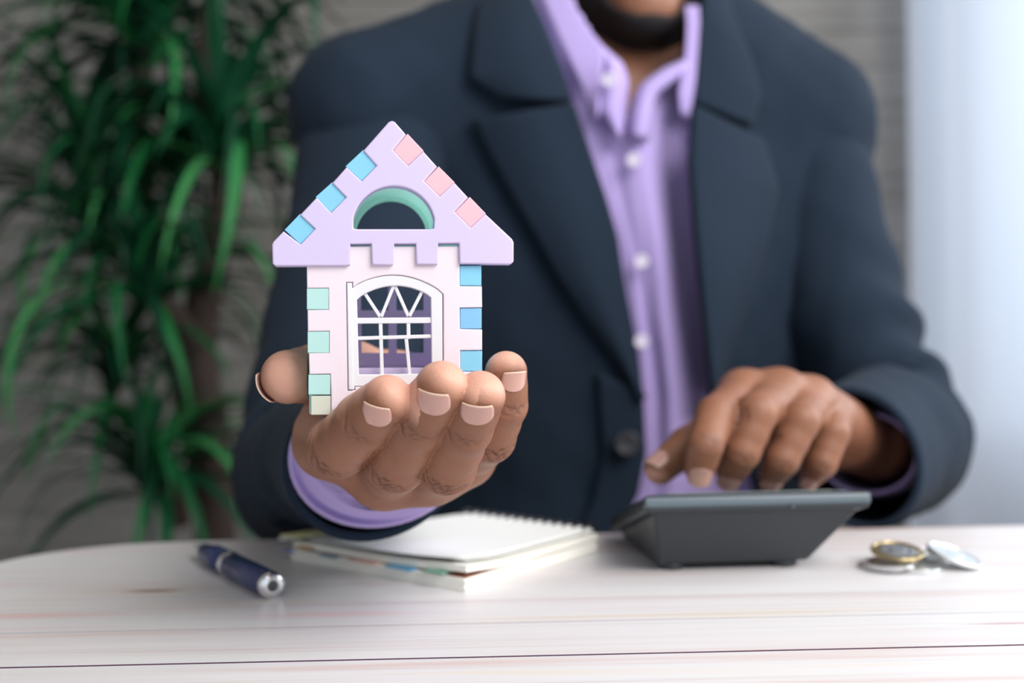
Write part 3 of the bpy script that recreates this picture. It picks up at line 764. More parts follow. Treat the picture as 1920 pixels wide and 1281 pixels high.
# ---- body: one continuous skin mesh set (head, neck, trunk, arms, hands)
HC = P(1188, -150, .955)
hx, hy, hz = HC.x, 0.955, CAMZ+0.389
Fd = Field((hx-.13, .76, CAMZ+.10), (hx+.13, 1.12, hz+.16), 0.0030); G = Fd.new()
Fd.ell(G, (hx, hy+.008, hz+.03), (.076, .096, .092), .02); Fd.ell(G, (hx-.008, hy-.035, hz-.045), (.070, .062, .072), .03)
Fd.ell(G, (hx+.001, hy-.083, hz-.105), (.024, .018, .020), .03); Fd.cone(G, (hx, hy-.085, hz-.004), .009, (hx, hy-.108, hz-.040), .011, .012)
Fd.ell(G, (hx, hy-.098, hz-.071), (.025, .010, .0065), .006); Fd.ell(G, (hx, hy-.096, hz-.083), (.023, .011, .008), .006)
for s in (-1, 1):
    Fd.ell(G, (hx+s*.078, hy+.012, hz-.02), (.009, .020, .032), .006); Fd.cone(G, (hx+s*.014, hy-.098, hz-.042), .007, (hx+s*.012, hy-.094, hz-.044), .007, .006)
    Fd.cone(G, (hx+s*.012, hy-.086, hz+.020), .008, (hx+s*.042, hy-.078, hz+.020), .008, .014); Fd.ell(G, (hx+s*.036, hy-.066, hz-.035), (.024, .020, .022), .02)
    sl, X, Y, Z = Fd.sub((hx+s*.032-.03, hy-.12, hz-.03), (hx+s*.032+.03, hy-.04, hz+.03))
    D = np.sqrt((X-hx-s*.032)**2+(Y-(hy-.094))**2+((Z-hz)*1.3)**2)-.012; G[sl] = -smin(-G[sl], D, .010)
    Fd.ell(G, (hx+s*.032, hy-.074, hz+.0075), (.0155, .0125, .0062), .003); Fd.ell(G, (hx+s*.032, hy-.073, hz-.0085), (.015, .0115, .0042), .003)
Fd.cone(G, (hx+.002, hy+.008, hz-.06), .054, (hx-.002, hy+.015, CAMZ+.19), .062, .03)
Vh, Qh = Fd.mesh(G); Gh = G.copy(); Fh = Fd
Fd, G = torso_field(0.008, -0.034, (-.30, .72, CAMZ-.42), (.45, 1.2, CAMZ+.36))
E_R = P(598, 868, .69); E_L = P(1683, 800, .84)
for a, ra, c, rb in ((SH_R, .048, E_R, .040), (SH_L, .048, E_L, .040)): pass
Vt, Qt = Fd.mesh(G)
Fd = Field((-.30, .40, CAMZ-.20), (.45, 1.08, CAMZ+.30), 0.006); G = Fd.new()
for ch in ([(P(705, 262, .87), .040), (P(672, 470, .80), .036), (P(632, 700, .735), .034), (E_R, .033), (P(640, 842, .60), .030), (P(690, 862, .52), .0225)],
           [(P(1492, 262, .95), .040), (P(1530, 420, .925), .036), (P(1596, 640, .885), .034), (E_L, .033), (P(1655, 830, .735), .028), (P(1640, 835, .69), .025)]):
    for (a, ra), (c, rb) in zip(ch, ch[1:]): Fd.cone(G, a, ra, c, rb, .006)
Va, Qa = Fd.mesh(G)
parts = [(V1, Q1, tone1, cr1), (V2, Q2, tone2, cr2), (Vh, Qh, None, None), (Vt, Qt, None, None), (Va, Qa, None, None)]
off = 0; VV = []; QQ = []; TT = []; CC = []
for v, q, t_, c_ in parts:
    VV.append(v); QQ.append(q+off); off += len(v); TT.append(np.zeros(len(v)) if t_ is None else t_); CC.append(np.zeros(len(v)) if c_ is None else c_)
body = mesh_obj('body', np.concatenate(VV), np.concatenate(QQ), m_skin); own(body)
for nm, arr in (('tone', TT), ('crease', CC)):
    a = body.data.attributes.new(nm, 'FLOAT', 'POINT'); a.data.foreach_set('value', np.concatenate(arr).astype(np.float32))
tree1 = BVHTree.FromPolygons([tuple(v) for v in V1], [tuple(int(i) for i in q) for q in Q1])
tree2 = BVHTree.FromPolygons([tuple(v) for v in V2], [tuple(int(i) for i in q) for q in Q2])
for f, dn, wd, ln, bk in zip(fing1, d1, (.0104, .0116, .0112, .0098, .0125), (.0080, .0086, .0084, .0074, .012), (-.0002, -.0004, -.0002, -.0004, .000)): nail_mesh(f, dn, tree1, wd, ln, bk, None, 0.65 if bk else 0.0)
for f, dn, wd in zip(fing2, d2, (.0115, .0115, .011, .009, .013)): nail_mesh(f, dn, tree2, wd, .0105, .0)
# beard and hair from the head field
m_hair = material('black hair', (0.012, 0.011, 0.012), 0.75); t = noise_tex(m_hair, 300, 3); bump(m_hair, t.outputs[0], 0.8, 0.002)
X, Y, Z = Fh.grid()
q = np.sqrt(((X-hx-.004)/.043)**2+((Y-(hy-.095))/.045)**2+((Z-(hz-.082))/.033)**2)
B = np.maximum(Gh-.004, (1-q)*.02); B = np.maximum(B, Z-(hz-.064)-np.clip(Y-(hy-.075), 0, 1)*0.62); B = np.maximum(B, (hz-.133)-Z); B = np.maximum(B, Y-(hy+.005)); B = np.maximum(B, -(Gh+.003))
B = np.maximum(B, Y-(hy-.028)-(Z-(hz-.115))*1.5)
v, qd = Fh.mesh(B.astype(np.float32)); own(mesh_obj('beard', relax(v, qd, 2), qd, m_hair))
Hh = np.maximum(Gh-.008, -(Gh+.003)); Hh = np.maximum(Hh, (hz+.035)-Z+np.clip(-(Y-(hy-.03)), 0, 1)*1.2-np.clip(Y-(hy+.01), 0, 1)*1.6); Hh = np.maximum(Hh, (hz-.06)-Z)
v, qd = Fh.mesh(Hh.astype(np.float32)); own(mesh_obj('hair', relax(v, qd, 2), qd, m_hair))
m_eye = material('eye', (0.75, 0.73, 0.70), 0.15); m_iris = material('iris', (0.03, 0.015, 0.01), 0.1)
for s in (-1, 1):
    bm = bmesh.new(); bmesh.ops.create_uvsphere(bm, u_segments=24, v_segments=16, radius=.0118, matrix=Matrix.Translation((hx+s*.032, hy-.0725, hz)))
    o = own(bm_obj('eye', bm, m_eye, smooth=True)); o.data.materials.append(m_iris)
    for f in o.data.polygons:
        if f.center.y < hy-.0725-.0088: f.material_index = 1

# ---- shirt
m_shirt = cloth('lavender shirt cotton', (0.42, 0.33, 0.64), 0.06, 1800, 0.75, 0.1)
m_button = material('pearly button', (0.72, 0.66, 0.80), 0.3)
def sfold(u, v):
    # placket ridge on the left third, hollow fold towards the image-right side
    r = 0.0035*math.exp(-((u-0.20)/0.05)**2)*(1 if v > 0.2 else v/0.2)
    f = 0.014*math.exp(-((u-(0.50-0.10*v))/0.13)**2) - 0.014*math.exp(-((u-0.80)/0.16)**2)*min(1, v/0.12)
    f += 0.0035*math.sin(u*26+v*7)*math.sin(v*9+1)*(0.6)
    return r+f+0.002
shirt_l = [(960, -60), (1005, 40), (1050, 170), (1085, 290), (1110, 380), (1130, 450), (1145, 520), (1155, 590), (1170, 660), (1180, 740), (1180, 850), (1165, 920), (1100, 1060)]
shirt_r = [(1350, -60), (1345, 40), (1335, 200), (1330, 300), (1340, 420), (1350, 530), (1370, 680), (1390, 780), (1400, 860), (1420, 930), (1450, 1060)]
Lc = resample(shirt_l, 90); Rc = resample(shirt_r, 90)
shirt = strip('shirt', shirt_l, shirt_r, 100, 48, lambda u, v: sfold(u, v), m_shirt, None, 0.002)
# cut the neck out of the top of the shirt so skin shows in the open collar
bm = bmesh.new(); bm.from_mesh(shirt.data)
kill = []
for f in bm.faces:
    c = f.calc_center_median(); X_, Y_ = pix(np.array([[c.x, c.y, c.z]])); X_, Y_ = X_[0], Y_[0]
    wdt = np.interp(Y_, [-60, 60, 120, 160, 236], [150, 100, 57, 30, 0]); cx = np.interp(Y_, [-60, 120, 236], [1190, 1215, 1178])
    if Y_ < 236 and abs(X_-cx) < wdt: kill.append(f)
bmesh.ops.delete(bm, geom=kill, context='FACES'); bm.to_mesh(shirt.data); bm.free()
def collar(name, a, c, off, thick=0.003, rows=16, cols=8): return strip(name, a, c, rows, cols, off, m_shirt, shirt, thick)
# image-left leaf: falls from the neck edge to the jacket edge, point folded at the button
collar('collar', [(1000, -60), (1010, -20), (1052, 80), (1090, 160), (1108, 210), (1114, 222)], [(1040, -60), (1066, -10), (1110, 62), (1136, 92), (1126, 160), (1116, 222)], lambda u, v: 0.020+0.010*u)
collar('collar_stand', [(1118, 85), (1130, 110), (1125, 170), (1116, 205), (1150, 250)], [(1126, 82), (1168, 118), (1180, 150), (1176, 205), (1168, 258)], lambda u, v: 0.018+0.010*math.sin(math.pi*u), rows=14)
collar('collar_stand', [(1182, 256), (1186, 215), (1195, 180), (1206, 160), (1245, 133), (1288, 115)], [(1212, 262), (1218, 215), (1222, 190), (1232, 172), (1262, 150), (1290, 130)], lambda u, v: 0.016+0.012*math.sin(math.pi*u))
collar('collar', [(1284, 10), (1288, 40), (1286, 90), (1282, 125), (1272, 170), (1276, 215)], [(1310, 10), (1312, 40), (1308, 100), (1304, 150), (1298, 190), (1294, 222)], lambda u, v: 0.026+0.004*u)
def disc(name, px, py, dist, r, mat, par, th=0.0022, nrm=None):
    p = P(px, py, dist); nv = (CAMP-p).normalized() if nrm is None else nrm
    M = Matrix.Translation(p) @ nv.to_track_quat('Z', 'Y').to_matrix().to_4x4()
    bm = bmesh.new(); lathe(bm, [(0, 0), (r*.95, 0), (r, th*.4), (r, th*.8), (r*.9, th), (r*.7, th*.75), (0, th*.75)], 24, M); o = bm_obj(name, bm, mat, smooth=True); own(o, par); return o
for x, y in ((1203, 490), (1203, 640), (1188, 300)):
    d = trace(np.array([x]), np.array([y]), 0.019)[0]; disc('button', x, y, d, .0058, m_button, shirt)
d = trace(np.array([1142]), np.array([150]), 0.031)[0]; disc('button', 1142, 150, d-.003, .0055, m_button, shirt)

# ---- suit jacket
m_suit = cloth('navy suit wool', (0.0135, 0.0235, 0.040), 0.12, 1500, 0.9, 0.02)
Fd, G = torso_field(0.0055, 0.010, (-.32, .70, CAMZ-.34), (.47, 1.20, CAMZ+.38))
V, Q = Fd.mesh(G); V = relax(V, Q, 2); N = vnormals(V, Q)
px, py = pix(V)
li = np.array([(940, -120), (985, -30), (1035, 85), (1075, 195), (1106, 290), (1134, 375), (1154, 445), (1165, 520), (1178, 590), (1192, 660), (1203, 740), (1208, 850), (1196, 920), (1150, 1000), (1090, 1100), (1040, 1500)], float)
ri = np.array([(1380, -120), (1316, 20), (1308, 100), (1302, 200), (1300, 300), (1308, 420), (1318, 530), (1336, 680), (1352, 750), (1400, 860), (1450, 1000), (1500, 1200), (1520, 1500)], float)
inV = (px > np.interp(py, li[:, 1], li[:, 0])-16) & (px < np.interp(py, ri[:, 1], ri[:, 0])+16) & (V[:, 1] < .955)
inV |= (((V[:, 0]-hx)/.075)**2+((V[:, 1]-.965)/.075)**2 < 1) & (V[:, 2] > CAMZ+.22)      # neck hole
N = vnormals(V, Q)
drape = 0.0045*wob(V*np.array([1, 1, .45]), 38, 4)+0.0015*wob(V, 120, 9)
V = V+N*drape[:, None]
keep = ~inV[Q].all(1)
jacket = own(mesh_obj('jacket', V, Q[keep], m_suit))
s = jacket.modifiers.new('thick', 'SOLIDIFY'); s.thickness = 0.0035; s.offset = -1
# lapels, collar
lap = lambda u, v: 0.019+0.006*u
o = strip('lapel', [(884, 224), (915, 292), (952, 358), (1000, 440), (1050, 528), (1110, 618), (1160, 690), (1198, 752)], [(1076, 192), (1110, 290), (1139, 375), (1159, 445), (1170, 520), (1183, 590), (1197, 660), (1208, 752)], 60, 14, lambda u, v: 0.021+0.007*math.sin(math.pi*min(1, u*1.1)), m_suit, jacket, 0.006)
o = strip('jacket_collar', [(905, -70), (894, 0), (886, 70), (880, 146), (936, 183)], [(975, -70), (997, -10), (1034, 76), (1062, 150), (1074, 188)], 30, 12, lambda u, v: 0.021+0.007*math.sin(math.pi*u), m_suit, jacket, 0.006)
o = strip('lapel', [(1302, 196), (1296, 300), (1306, 420), (1317, 530), (1334, 680), (1345, 752)], [(1432, 262), (1462, 352), (1440, 450), (1408, 560), (1376, 660), (1350, 758)], 60, 14, lambda u, v: 0.048-0.026*u+0.006*math.sin(math.pi*u), m_suit, jacket, 0.006)
o = strip('jacket_collar', [(1335, -70), (1316, 10), (1310, 80), (1305, 140), (1302, 190)], [(1380, -70), (1372, 20), (1410, 110), (1428, 180), (1412, 236)], 30, 12, lambda u, v: 0.030-0.007*u+0.004*math.sin(math.pi*u), m_suit, jacket, 0.006)
# front edges that fall open below the lapels
o = strip('front_edge', [(1120, 700), (1130, 850), (1110, 940), (1060, 1060)], [(1206, 738), (1212, 850), (1198, 925), (1150, 1030)], 40, 8, lambda u, v: 0.018+0.004*u, m_suit, jacket, 0.005)
o = strip('front_edge', [(1344, 740), (1362, 790), (1400, 860), (1470, 1060)], [(1420, 740), (1440, 800), (1480, 870), (1540, 1060)], 40, 8, lambda u, v: 0.024-0.004*u, m_suit, jacket, 0.005)
o = strip('breast_pocket', [(1404, 512), (1406, 526)], [(1482, 484), (1484, 498)], 3, 10, lambda u, v: 0.0135, m_suit, jacket, 0.003)
m_sbtn = material('dark horn button', (0.03, 0.03, 0.035), 0.25)
d = trace(np.array([1176]), np.array([832]), 0.022)[0]; disc('button', 1176, 832, d-.003, .0100, m_sbtn, jacket, .004)

def sleeve(name, pts, rad, nper, seed, flat=None, cut_n=None, wr=1.0):
    c = catmull(pts, nper); rr_ = catmull([(r, r, r) for r in rad], nper)[:, 0]; V = []; ns = 56
    T = np.gradient(c, axis=0); T /= np.linalg.norm(T, axis=1, keepdims=True)
    if cut_n is not None: T[-1] = cut_n/np.linalg.norm(cut_n); 
    u = np.array((0, 0, 1.0)); u = u-(u@T[0])*T[0]; u /= np.linalg.norm(u)
    tot = len(c)
    for i in range(tot):
        u = u-(u@T[i])*T[i]; u /= np.linalg.norm(u); v = np.cross(T[i], u)
        for k in range(ns):
            a = 2*math.pi*k/ns; V.append(c[i]+rr_[i]*(u*math.cos(a)*.94+v*math.sin(a)*1.10))
    V = np.array(V); s_ = np.repeat(np.arange(tot)/(tot-1), ns); ang = np.tile(np.arange(ns)*2*math.pi/ns, tot)
    cen = np.repeat(c, ns, 0); out_ = V-cen; out_ /= np.linalg.norm(out_, axis=1, keepdims=True)
    el = np.exp(-((s_-0.55)/0.16)**2)
    d_ = (0.0055*el*np.sin(s_*66+2.2*np.sin(ang+seed)+seed)*(0.6+0.4*np.cos(ang*2+seed))+0.0045*wob(V, 45, seed)+0.0015*wob(V, 140, seed+3))*wr
    d_ *= np.clip((1-s_)*9+0.25, 0, 1)
    V = V+out_*d_[:, None]
    rest = np.where((V[:, 0] > -.14) & (V[:, 1] > .43) & (V[:, 1] < .60), TZ+.0145, TZ+.0012)      # the forearm lies on the notebook and the table
    lowv = (V[:, 1] < .618) & (V[:, 0] < .05); V[:, 2] = np.where(lowv, np.maximum(V[:, 2], rest), V[:, 2])
    Fq = np.array([(i*ns+k, i*ns+(k+1) % ns, (i+1)*ns+(k+1) % ns, (i+1)*ns+k) for i in range(tot-1) for k in range(ns)])
    o = mesh_obj(name, V, Fq, m_suit); m = o.modifiers.new('thick', 'SOLIDIFY'); m.thickness = 0.004; m.offset = -1
    own(o, jacket); return o
sleeve('sleeve', [P(745, 205, .90), P(705, 262, .87), P(672, 470, .80), P(632, 700, .735), P(598, 868, .69), P(640, 842, .60), P(668, 835, .55), P(708, 851, .455)], [.057, .061, .056, .054, .054, .048, .044, .0398], 14, 2)
sleeve('sleeve', [P(1450, 215, .955), P(1492, 262, .95), P(1530, 420, .925), P(1596, 640, .885), E_L, P(1655, 830, .735), P(1603, 860, .622)], [.062, .067, .061, .060, .056, .050, .0405], 14, 6, cut_n=np.array((-.45, -.85, -.05)))
# cuffs of the shirt
def cuff(pts, rad, button_ang=None, flare=0.0):
    c = catmull(pts, 8); rr_ = catmull([(r, r, r) for r in rad], 8)[:, 0]; ns = 48; V = []
    T = np.gradient(c, axis=0); T /= np.linalg.norm(T, axis=1, keepdims=True); u = np.array((0, 0, 1.0))
    for i in range(len(c)):
        u = u-(u@T[i])*T[i]; u /= np.linalg.norm(u); v = np.cross(T[i], u)
        for k in range(ns):
            a = 2*math.pi*k/ns; V.append(c[i]+rr_[i]*(u*math.cos(a)*0.92+v*math.sin(a)*1.10)*(1+.012*math.sin(3*a+1)))
    V = np.array(V); Fq = np.array([(i*ns+k, i*ns+(k+1) % ns, (i+1)*ns+(k+1) % ns, (i+1)*ns+k) for i in range(len(c)-1) for k in range(ns)])
    o = mesh_obj('cuff', V, Fq, m_shirt); m = o.modifiers.new('thick', 'SOLIDIFY'); m.thickness = 0.002; m.offset = -1; own(o, shirt)
cuff([P(690, 866, .52), P(704, 854, .465), P(709, 850, .444), P(704, 860, .434), P(700, 872, .427), P(700, 862, .431)], [.0360, .0362, .0345, .0300, .0215, .0100])
cuff([P(1650, 840, .70), P(1640, 850, .67), P(1622, 850, .652)], [.033, .032, .029])
# trousers and shoes, under the table
m_shoe = material('black leather', (0.015, 0.014, 0.013), 0.35)
Fd = Field((-.15, .42, 0.06), (.40, 1.2, .68), 0.009); G = Fd.new()
Fd.ell(G, (.095, 1.0, .56), (.17, .13, .12), .04)
for s in (-1, 1):
    Fd.cone(G, (.095+s*.085, .99, .55), .085, (.10+s*.13, .60, .52), .062, .03); Fd.cone(G, (.10+s*.13, .60, .52), .062, (.10+s*.13, .68, .10), .045, .02)
v, qd = Fd.mesh(G); own(mesh_obj('trousers', relax(v, qd, 2), qd, m_suit))
for s in (-1, 1):
    Fd = Field((.10+s*.13-.07, .48, -.01), (.10+s*.13+.07, .76, .14), 0.006); G = Fd.new(); x = .10+s*.13
    Fd.cone(G, (x, .71, .035), .034, (x, .54, .028), .028, .02); Fd.cone(G, (x, .69, .07), .04, (x, .70, .10), .036, .02)
    X, Y, Z = Fd.grid(); G = np.maximum(G, -Z+0.001).astype(np.float32); v, qd = Fd.mesh(G); own(mesh_obj('shoe', v, qd, m_shoe))

# ================================================================== NOTEBOOK
NH = 0.0112
m_page = material('cream page edges', (0.86, 0.84, 0.76), 0.7); n, l, b = nodes(m_page)
t = noise_tex(m_page, 60, 2, (0.05, 0.05, 60)); r = ramp(m_page, t.outputs[0], [(0.35, (0.84, 0.82, 0.72)), (0.6, (0.94, 0.93, 0.88))]); l.new(r.outputs[0], b.inputs['Base Color'])
m_paper = material('white paper', (0.93, 0.94, 0.92), 0.65)
m_brown = material('brown card divider', (0.35, 0.13, 0.08), 0.6)
m_wire = material('black wire', (0.03, 0.03, 0.035), 0.35, 0.6)
nF, nR, nB, nL = (Pz(x, y, TZ+NH) for x, y in ((872, 1066), (1122, 996), (868, 962), (545, 1010)))
org = nF.copy(); org.z = TZ
notebook = empty('notebook', org); tag(notebook, 'thick open white spiral notebook with coloured index tabs', 'notebook')
f2 = [Vector((v.x-org.x, v.y-org.y)) for v in (nF, nR, nB, nL)]
def quadpt(u, v): return (f2[0]*(1-u)+f2[1]*u)*(1-v)+(f2[3]*(1-u)+f2[2]*u)*v     # u: F->R, v: F->L side
def block(name, z0, z1, mat, u0=0, u1=1, v0=0, v1=1, lift=None, wav=0.0, nz=3, seed=0):
    N_ = 18; bm = bmesh.new(); top = {}; lay = []
    for k in range(nz+1):
        g = {}
        for i in range(N_+1):
            for j in range(N_+1):
                if k in (0, nz) or i in (0, N_) or j in (0, N_):
                    u = u0+(u1-u0)*i/N_; v = v0+(v1-v0)*j/N_; rc = 0.06
                    du = max(0, rc-(i/N_)) ; dv = max(0, rc-(j/N_))
                    p = quadpt(u+0.012*math.sin(k*2.1+seed)*(0.5 if i == N_ else 0.2), v+0.010*math.sin(k*1.7+seed+1)*(0.5 if j in (0, N_) else 0.2))
                    zz = z0+(z1-z0)*k/nz
                    if lift: zz += lift(u, v)*(1 if z0 > 0.0005 else k/nz)
                    zz += wav*math.sin(u*7+v*4+seed)*(k/nz)
                    g[i, j] = bm.verts.new((p.x, p.y, zz))
        lay.append(g)
    for k in (0, nz):
        for i in range(N_):
            for j in range(N_): bm.faces.new((lay[k][i, j], lay[k][i+1, j], lay[k][i+1, j+1], lay[k][i, j+1]))
    rim = [(i, 0) for i in range(N_)]+[(N_, j) for j in range(N_)]+[(i, N_) for i in range(N_, 0, -1)]+[(0, j) for j in range(N_, 0, -1)]
    for k in range(nz):
        for a, c in zip(rim, rim[1:]+rim[:1]): bm.faces.new((lay[k][a], lay[k][c], lay[k+1][c], lay[k+1][a]))
    return bm_obj(name, bm, mat, notebook, smooth=False)
block('page_block', 0.0, 0.0058, m_page, 0.0, 0.985, 0.0, 1.0, nz=8, wav=0.0002)
o = block('divider', 0.0060, 0.0064, m_brown, 0.02, 0.97, 0.01, 0.95, nz=1); o['label'] = 'brown card divider'
block('page_block', 0.0066, 0.0098, m_page, 0.015, 1.0, 0.005, 1.0, lift=lambda u, v: 0.0022*math.exp(-(u/.16)**2)*math.exp(-(v/.22)**2), nz=5, seed=2)
for i, (u0, v0, v1, z) in enumerate(((0.05, 0.03, 0.97, 0.0112), (0.02, 0.06, 0.84, 0.0117), (0.035, 0.05, 0.90, 0.0122))):
    block('top_sheet', z, z+0.0003, m_paper, u0, 1.0, v0, v1, lift=lambda u, v: 0.0007*(1-u)*math.sin(v*3+i)+0.0022*math.exp(-(u/.16)**2)*math.exp(-(v/.22)**2), nz=1, seed=i*3)
tabs = [((0.93, 1.03), -0.030, 0.0128, (0.85, 0.80, 0.42), 'yellow tab', .10), ((1.0, 1.06), -0.02, 0.0104, (0.80, 0.84, 0.80), 'white tab', .12), ((0.26, 0.40), -0.022, 0.0060, (0.10, 0.36, 0.58), 'blue tab', 0), ((0.46, 0.62), -0.02, 0.0058, (0.80, 0.50, 0.42), 'pink tab', 0),
        ((0.70, 0.80), -0.018, 0.0052, (0.30, 0.42, 0.50), 'grey blue tab', 0), ((0.10, 0.20), -0.02, 0.0070, (0.20, 0.42, 0.32), 'green tab', 0), ((0.86, 0.95), -0.022, 0.0075, (0.80, 0.52, 0.30), 'orange tab', 0), ((0.97, 1.04), -0.01, 0.0040, (0.20, 0.28, 0.62), 'dark blue tab', .04)]
for (v0, v1), u0, z, col, lb, uu in tabs:
    bm = bmesh.new(); q = [quadpt(u0, v0), quadpt(u0, v1), quadpt(0.05+uu, v1), quadpt(0.05+uu, v0)]
    prism(bm, [(p.x, p.y) for p in q], z, z+0.0007, axis='z'); o = bm_obj('index_tab', bm, material(lb, col, 0.6), notebook); o['label'] = lb
# spiral rings along the R-B edge
e0, e1 = quadpt(1, 0.02), quadpt(1, 0.98); ed = (e1-e0); outv = Vector((ed.y, -ed.x)).normalized()
if outv.dot(quadpt(1, .5)-quadpt(0, .5)) < 0: outv = -outv
ring_me = None; NR = 14
for k in range(NR):
    c = e0+ed*(k+.5)/NR; M = Matrix(((outv.x, ed.normalized().x, 0, c.x-outv.x*0.0015), (outv.y, ed.normalized().y, 0, c.y-outv.y*0.0015), (0, 0, 1, 0.0072), (0, 0, 0, 1)))
    if ring_me is None:
        bm = bmesh.new(); n1, n2 = 20, 6; vs = [[bm.verts.new(((.0068+.0010*math.cos(2*math.pi*j/n2))*math.cos(2*math.pi*i/n1), .0010*math.sin(2*math.pi*j/n2)+.0008*math.sin(math.pi*i/n1), (.0068+.0010*math.cos(2*math.pi*j/n2))*math.sin(2*math.pi*i/n1))) for j in range(n2)] for i in range(n1)]
        for i in range(n1):
            for j in range(n2): bm.faces.new((vs[i][j], vs[(i+1) % n1][j], vs[(i+1) % n1][(j+1) % n2], vs[i][(j+1) % n2]))
        o = bm_obj('spiral_ring', bm, m_wire, notebook, smooth=True); ring_me = o.data
    else: o = bpy.data.objects.new('spiral_ring', ring_me); C.objects.link(o); o.parent = notebook
    o.matrix_local = M

# ================================================================== PEN
RP = 0.0060
pe = Pz(512, 1124, TZ); pt = Pz(366, 1046, TZ); ax = Vector((pt.x-pe.x, pt.y-pe.y, 0)); PLn = ax.length; ax.normalize()
pen = empty('pen', (pe.x, pe.y, TZ+RP+0.0001)); tag(pen, 'navy ballpoint pen with silver ring lying on the table', 'pen')
zq = ax.to_track_quat('Z', 'Y').to_matrix().to_4x4()
m_navy = material('navy lacquer', (0.022, 0.035, 0.13), 0.22); m_silver = material('polished silver', (0.80, 0.80, 0.82), 0.18, 1.0); m_dot = material('dark end dot', (0.06, 0.07, 0.08), 0.35)
def plathe(name, prof, mat, par=pen, nn=36):
    bm = bmesh.new(); lathe(bm, prof, nn, zq); return bm_obj(name, bm, mat, par, smooth=True)
plathe('end_cap', [(.0026, 0), (.0050, .0002), (.0058, .0010), (.0060, .0022), (.0060, .0042), (.0055, .0046), (.0055, .0054), (0, .0054)], m_silver)
plathe('end_dot', [(0, -.0002), (.0022, -.0002), (.0027, .0003), (.0027, .002)], m_dot)
h = PLn
plathe('cap_barrel', [(0, .0050), (.0056, .0050), (.0060, .0060), (.0061, .030), (.0061, .0545), (0, .0545)], m_navy)
plathe('centre_ring', [(0, .0546), (.0062, .0546), (.0063, .0552), (.0063, .0582), (.0062, .0590), (0, .0590)], m_silver)
plathe('barrel', [(0, .0592), (.0060, .0592), (.0060, .080), (.0053, h-.030), (.0042, h-.016), (0, h-.016)], m_navy)
plathe('tip', [(0, h-.0158), (.0042, h-.0158), (.0036, h-.010), (.0014, h-.002), (.0006, h), (0, h)], m_silver)
bm = bmesh.new(); side = Vector((ax.y, -ax.x, 0)).normalized()
MC = Matrix(((side.x, 0, ax.x, 0), (side.y, 0, ax.y, 0), (0, 1, 0, 0), (0, 0, 0, 1)))
bm_box(bm, .0062, .0070, -.0014, .0014, .003, .042, MC); bm_box(bm, .0050, .0070, -.0014, .0014, .003, .0050, MC); o = bm_obj('clip', bm, m_silver, pen); add_bevel(o, .0004, 2)

# ================================================================== CALCULATOR
m_calc = material('charcoal plastic', (0.020, 0.026, 0.032), 0.42); t = noise_tex(m_calc, 800, 2); bump(m_calc, t.outputs[0], 0.15, 0.0003)
m_rim = material('grey blue plastic trim', (0.085, 0.115, 0.135), 0.30); m_lcd = material('grey green display', (0.30, 0.34, 0.28), 0.15)
m_key = material('light grey key', (0.42, 0.42, 0.45), 0.45); m_key2 = material('dark key', (0.05, 0.05, 0.06), 0.45)
A = P(1210, 930, .482); Bc = P(1630, 917, .489)                # back top edge, left and right in the photo
xd = Vector((Bc.x-A.x, Bc.y-A.y, 0)); Wc = xd.length; xd.normalize(); yd = Vector((-xd.y, xd.x, 0))
zt_ = (A.z+Bc.z)/2
cc = Vector(((A.x+Bc.x)/2, (A.y+Bc.y)/2, TZ))
fl = P(1140, 992, .60); sh = (fl-A).dot(xd)                   # the front left corner sits further left: small skew from perspective only
calc = bpy.data.objects.new('calculator', None); C.objects.link(calc); calc.matrix_world = Matrix(((xd.x, yd.x, 0, cc.x), (xd.y, yd.y, 0, cc.y), (0, 0, 1, TZ), (0, 0, 0, 1)))
calc.empty_display_size = .02
tag(calc, 'charcoal desktop calculator propped up with its back to the viewer', 'calculator')
hz0 = zt_-TZ; DC = 0.107; hz1 = 0.012; tiltc = math.atan((hz0-hz1)/DC)
MT = Matrix.Translation((0, 0, hz0)) @ Matrix.Rotation(-tiltc, 4, 'X')    # local frame of the tilted deck: origin at back top edge
def cbox(name, x0, x1, y0, y1, z0, z1, mat, bev=.001, par=calc, seg=2):
    bm = bmesh.new(); bm_box(bm, x0, x1, y0, y1, z0, z1, MT); o = bm_obj(name, bm, mat, par); add_bevel(o, bev, seg); return o
dl = math.hypot(DC, hz0-hz1)
deck = cbox('case', -Wc/2, Wc/2, 0, dl, -.0085, 0, m_calc, .0022, seg=3)
cbox('rim', -Wc/2-.0004, Wc/2+.0004, -.0004, .006, -.0062, -.0012, m_rim, .001)
# underside body tapering down to the feet
bm = bmesh.new()
w2 = Wc/2; foot_y = 0.019
tp4 = [(-w2+.004, .004, -.0075), (w2-.003, .004, -.0075), (w2-.003, dl-.004, -.0075), (-w2+.004, dl-.004, -.0075)]
tv = [bm.verts.new(MT @ Vector(p)) for p in tp4]
bv_ = [bm.verts.new(p) for p in ((-w2+.010, foot_y, .0035), (w2-.024, foot_y, .0035), (w2-.012, DC-.014, .0022), (-w2+.006, DC-.014, .0022))]
bm.faces.new(tv); bm.faces.new(bv_[::-1])
for i in range(4): bm.faces.new((tv[i], bv_[i], bv_[(i+1) % 4], tv[(i+1) % 4]))
o = bm_obj('base_shell', bm, m_calc, calc); add_bevel(o, .002, 3)
for x, y in ((-w2+.018, foot_y+.008), (w2-.034, foot_y+.008), (-w2+.018, DC-.024), (w2-.026, DC-.024)):
    bm = bmesh.new(); lathe(bm, [(0, 0), (.0062, 0), (.007, .001), (.007, .0045), (0, .0045)], 20, Matrix.Translation((x, y, 0.0001))); bm_obj('rubber_foot', bm, m_calc, calc, smooth=True)
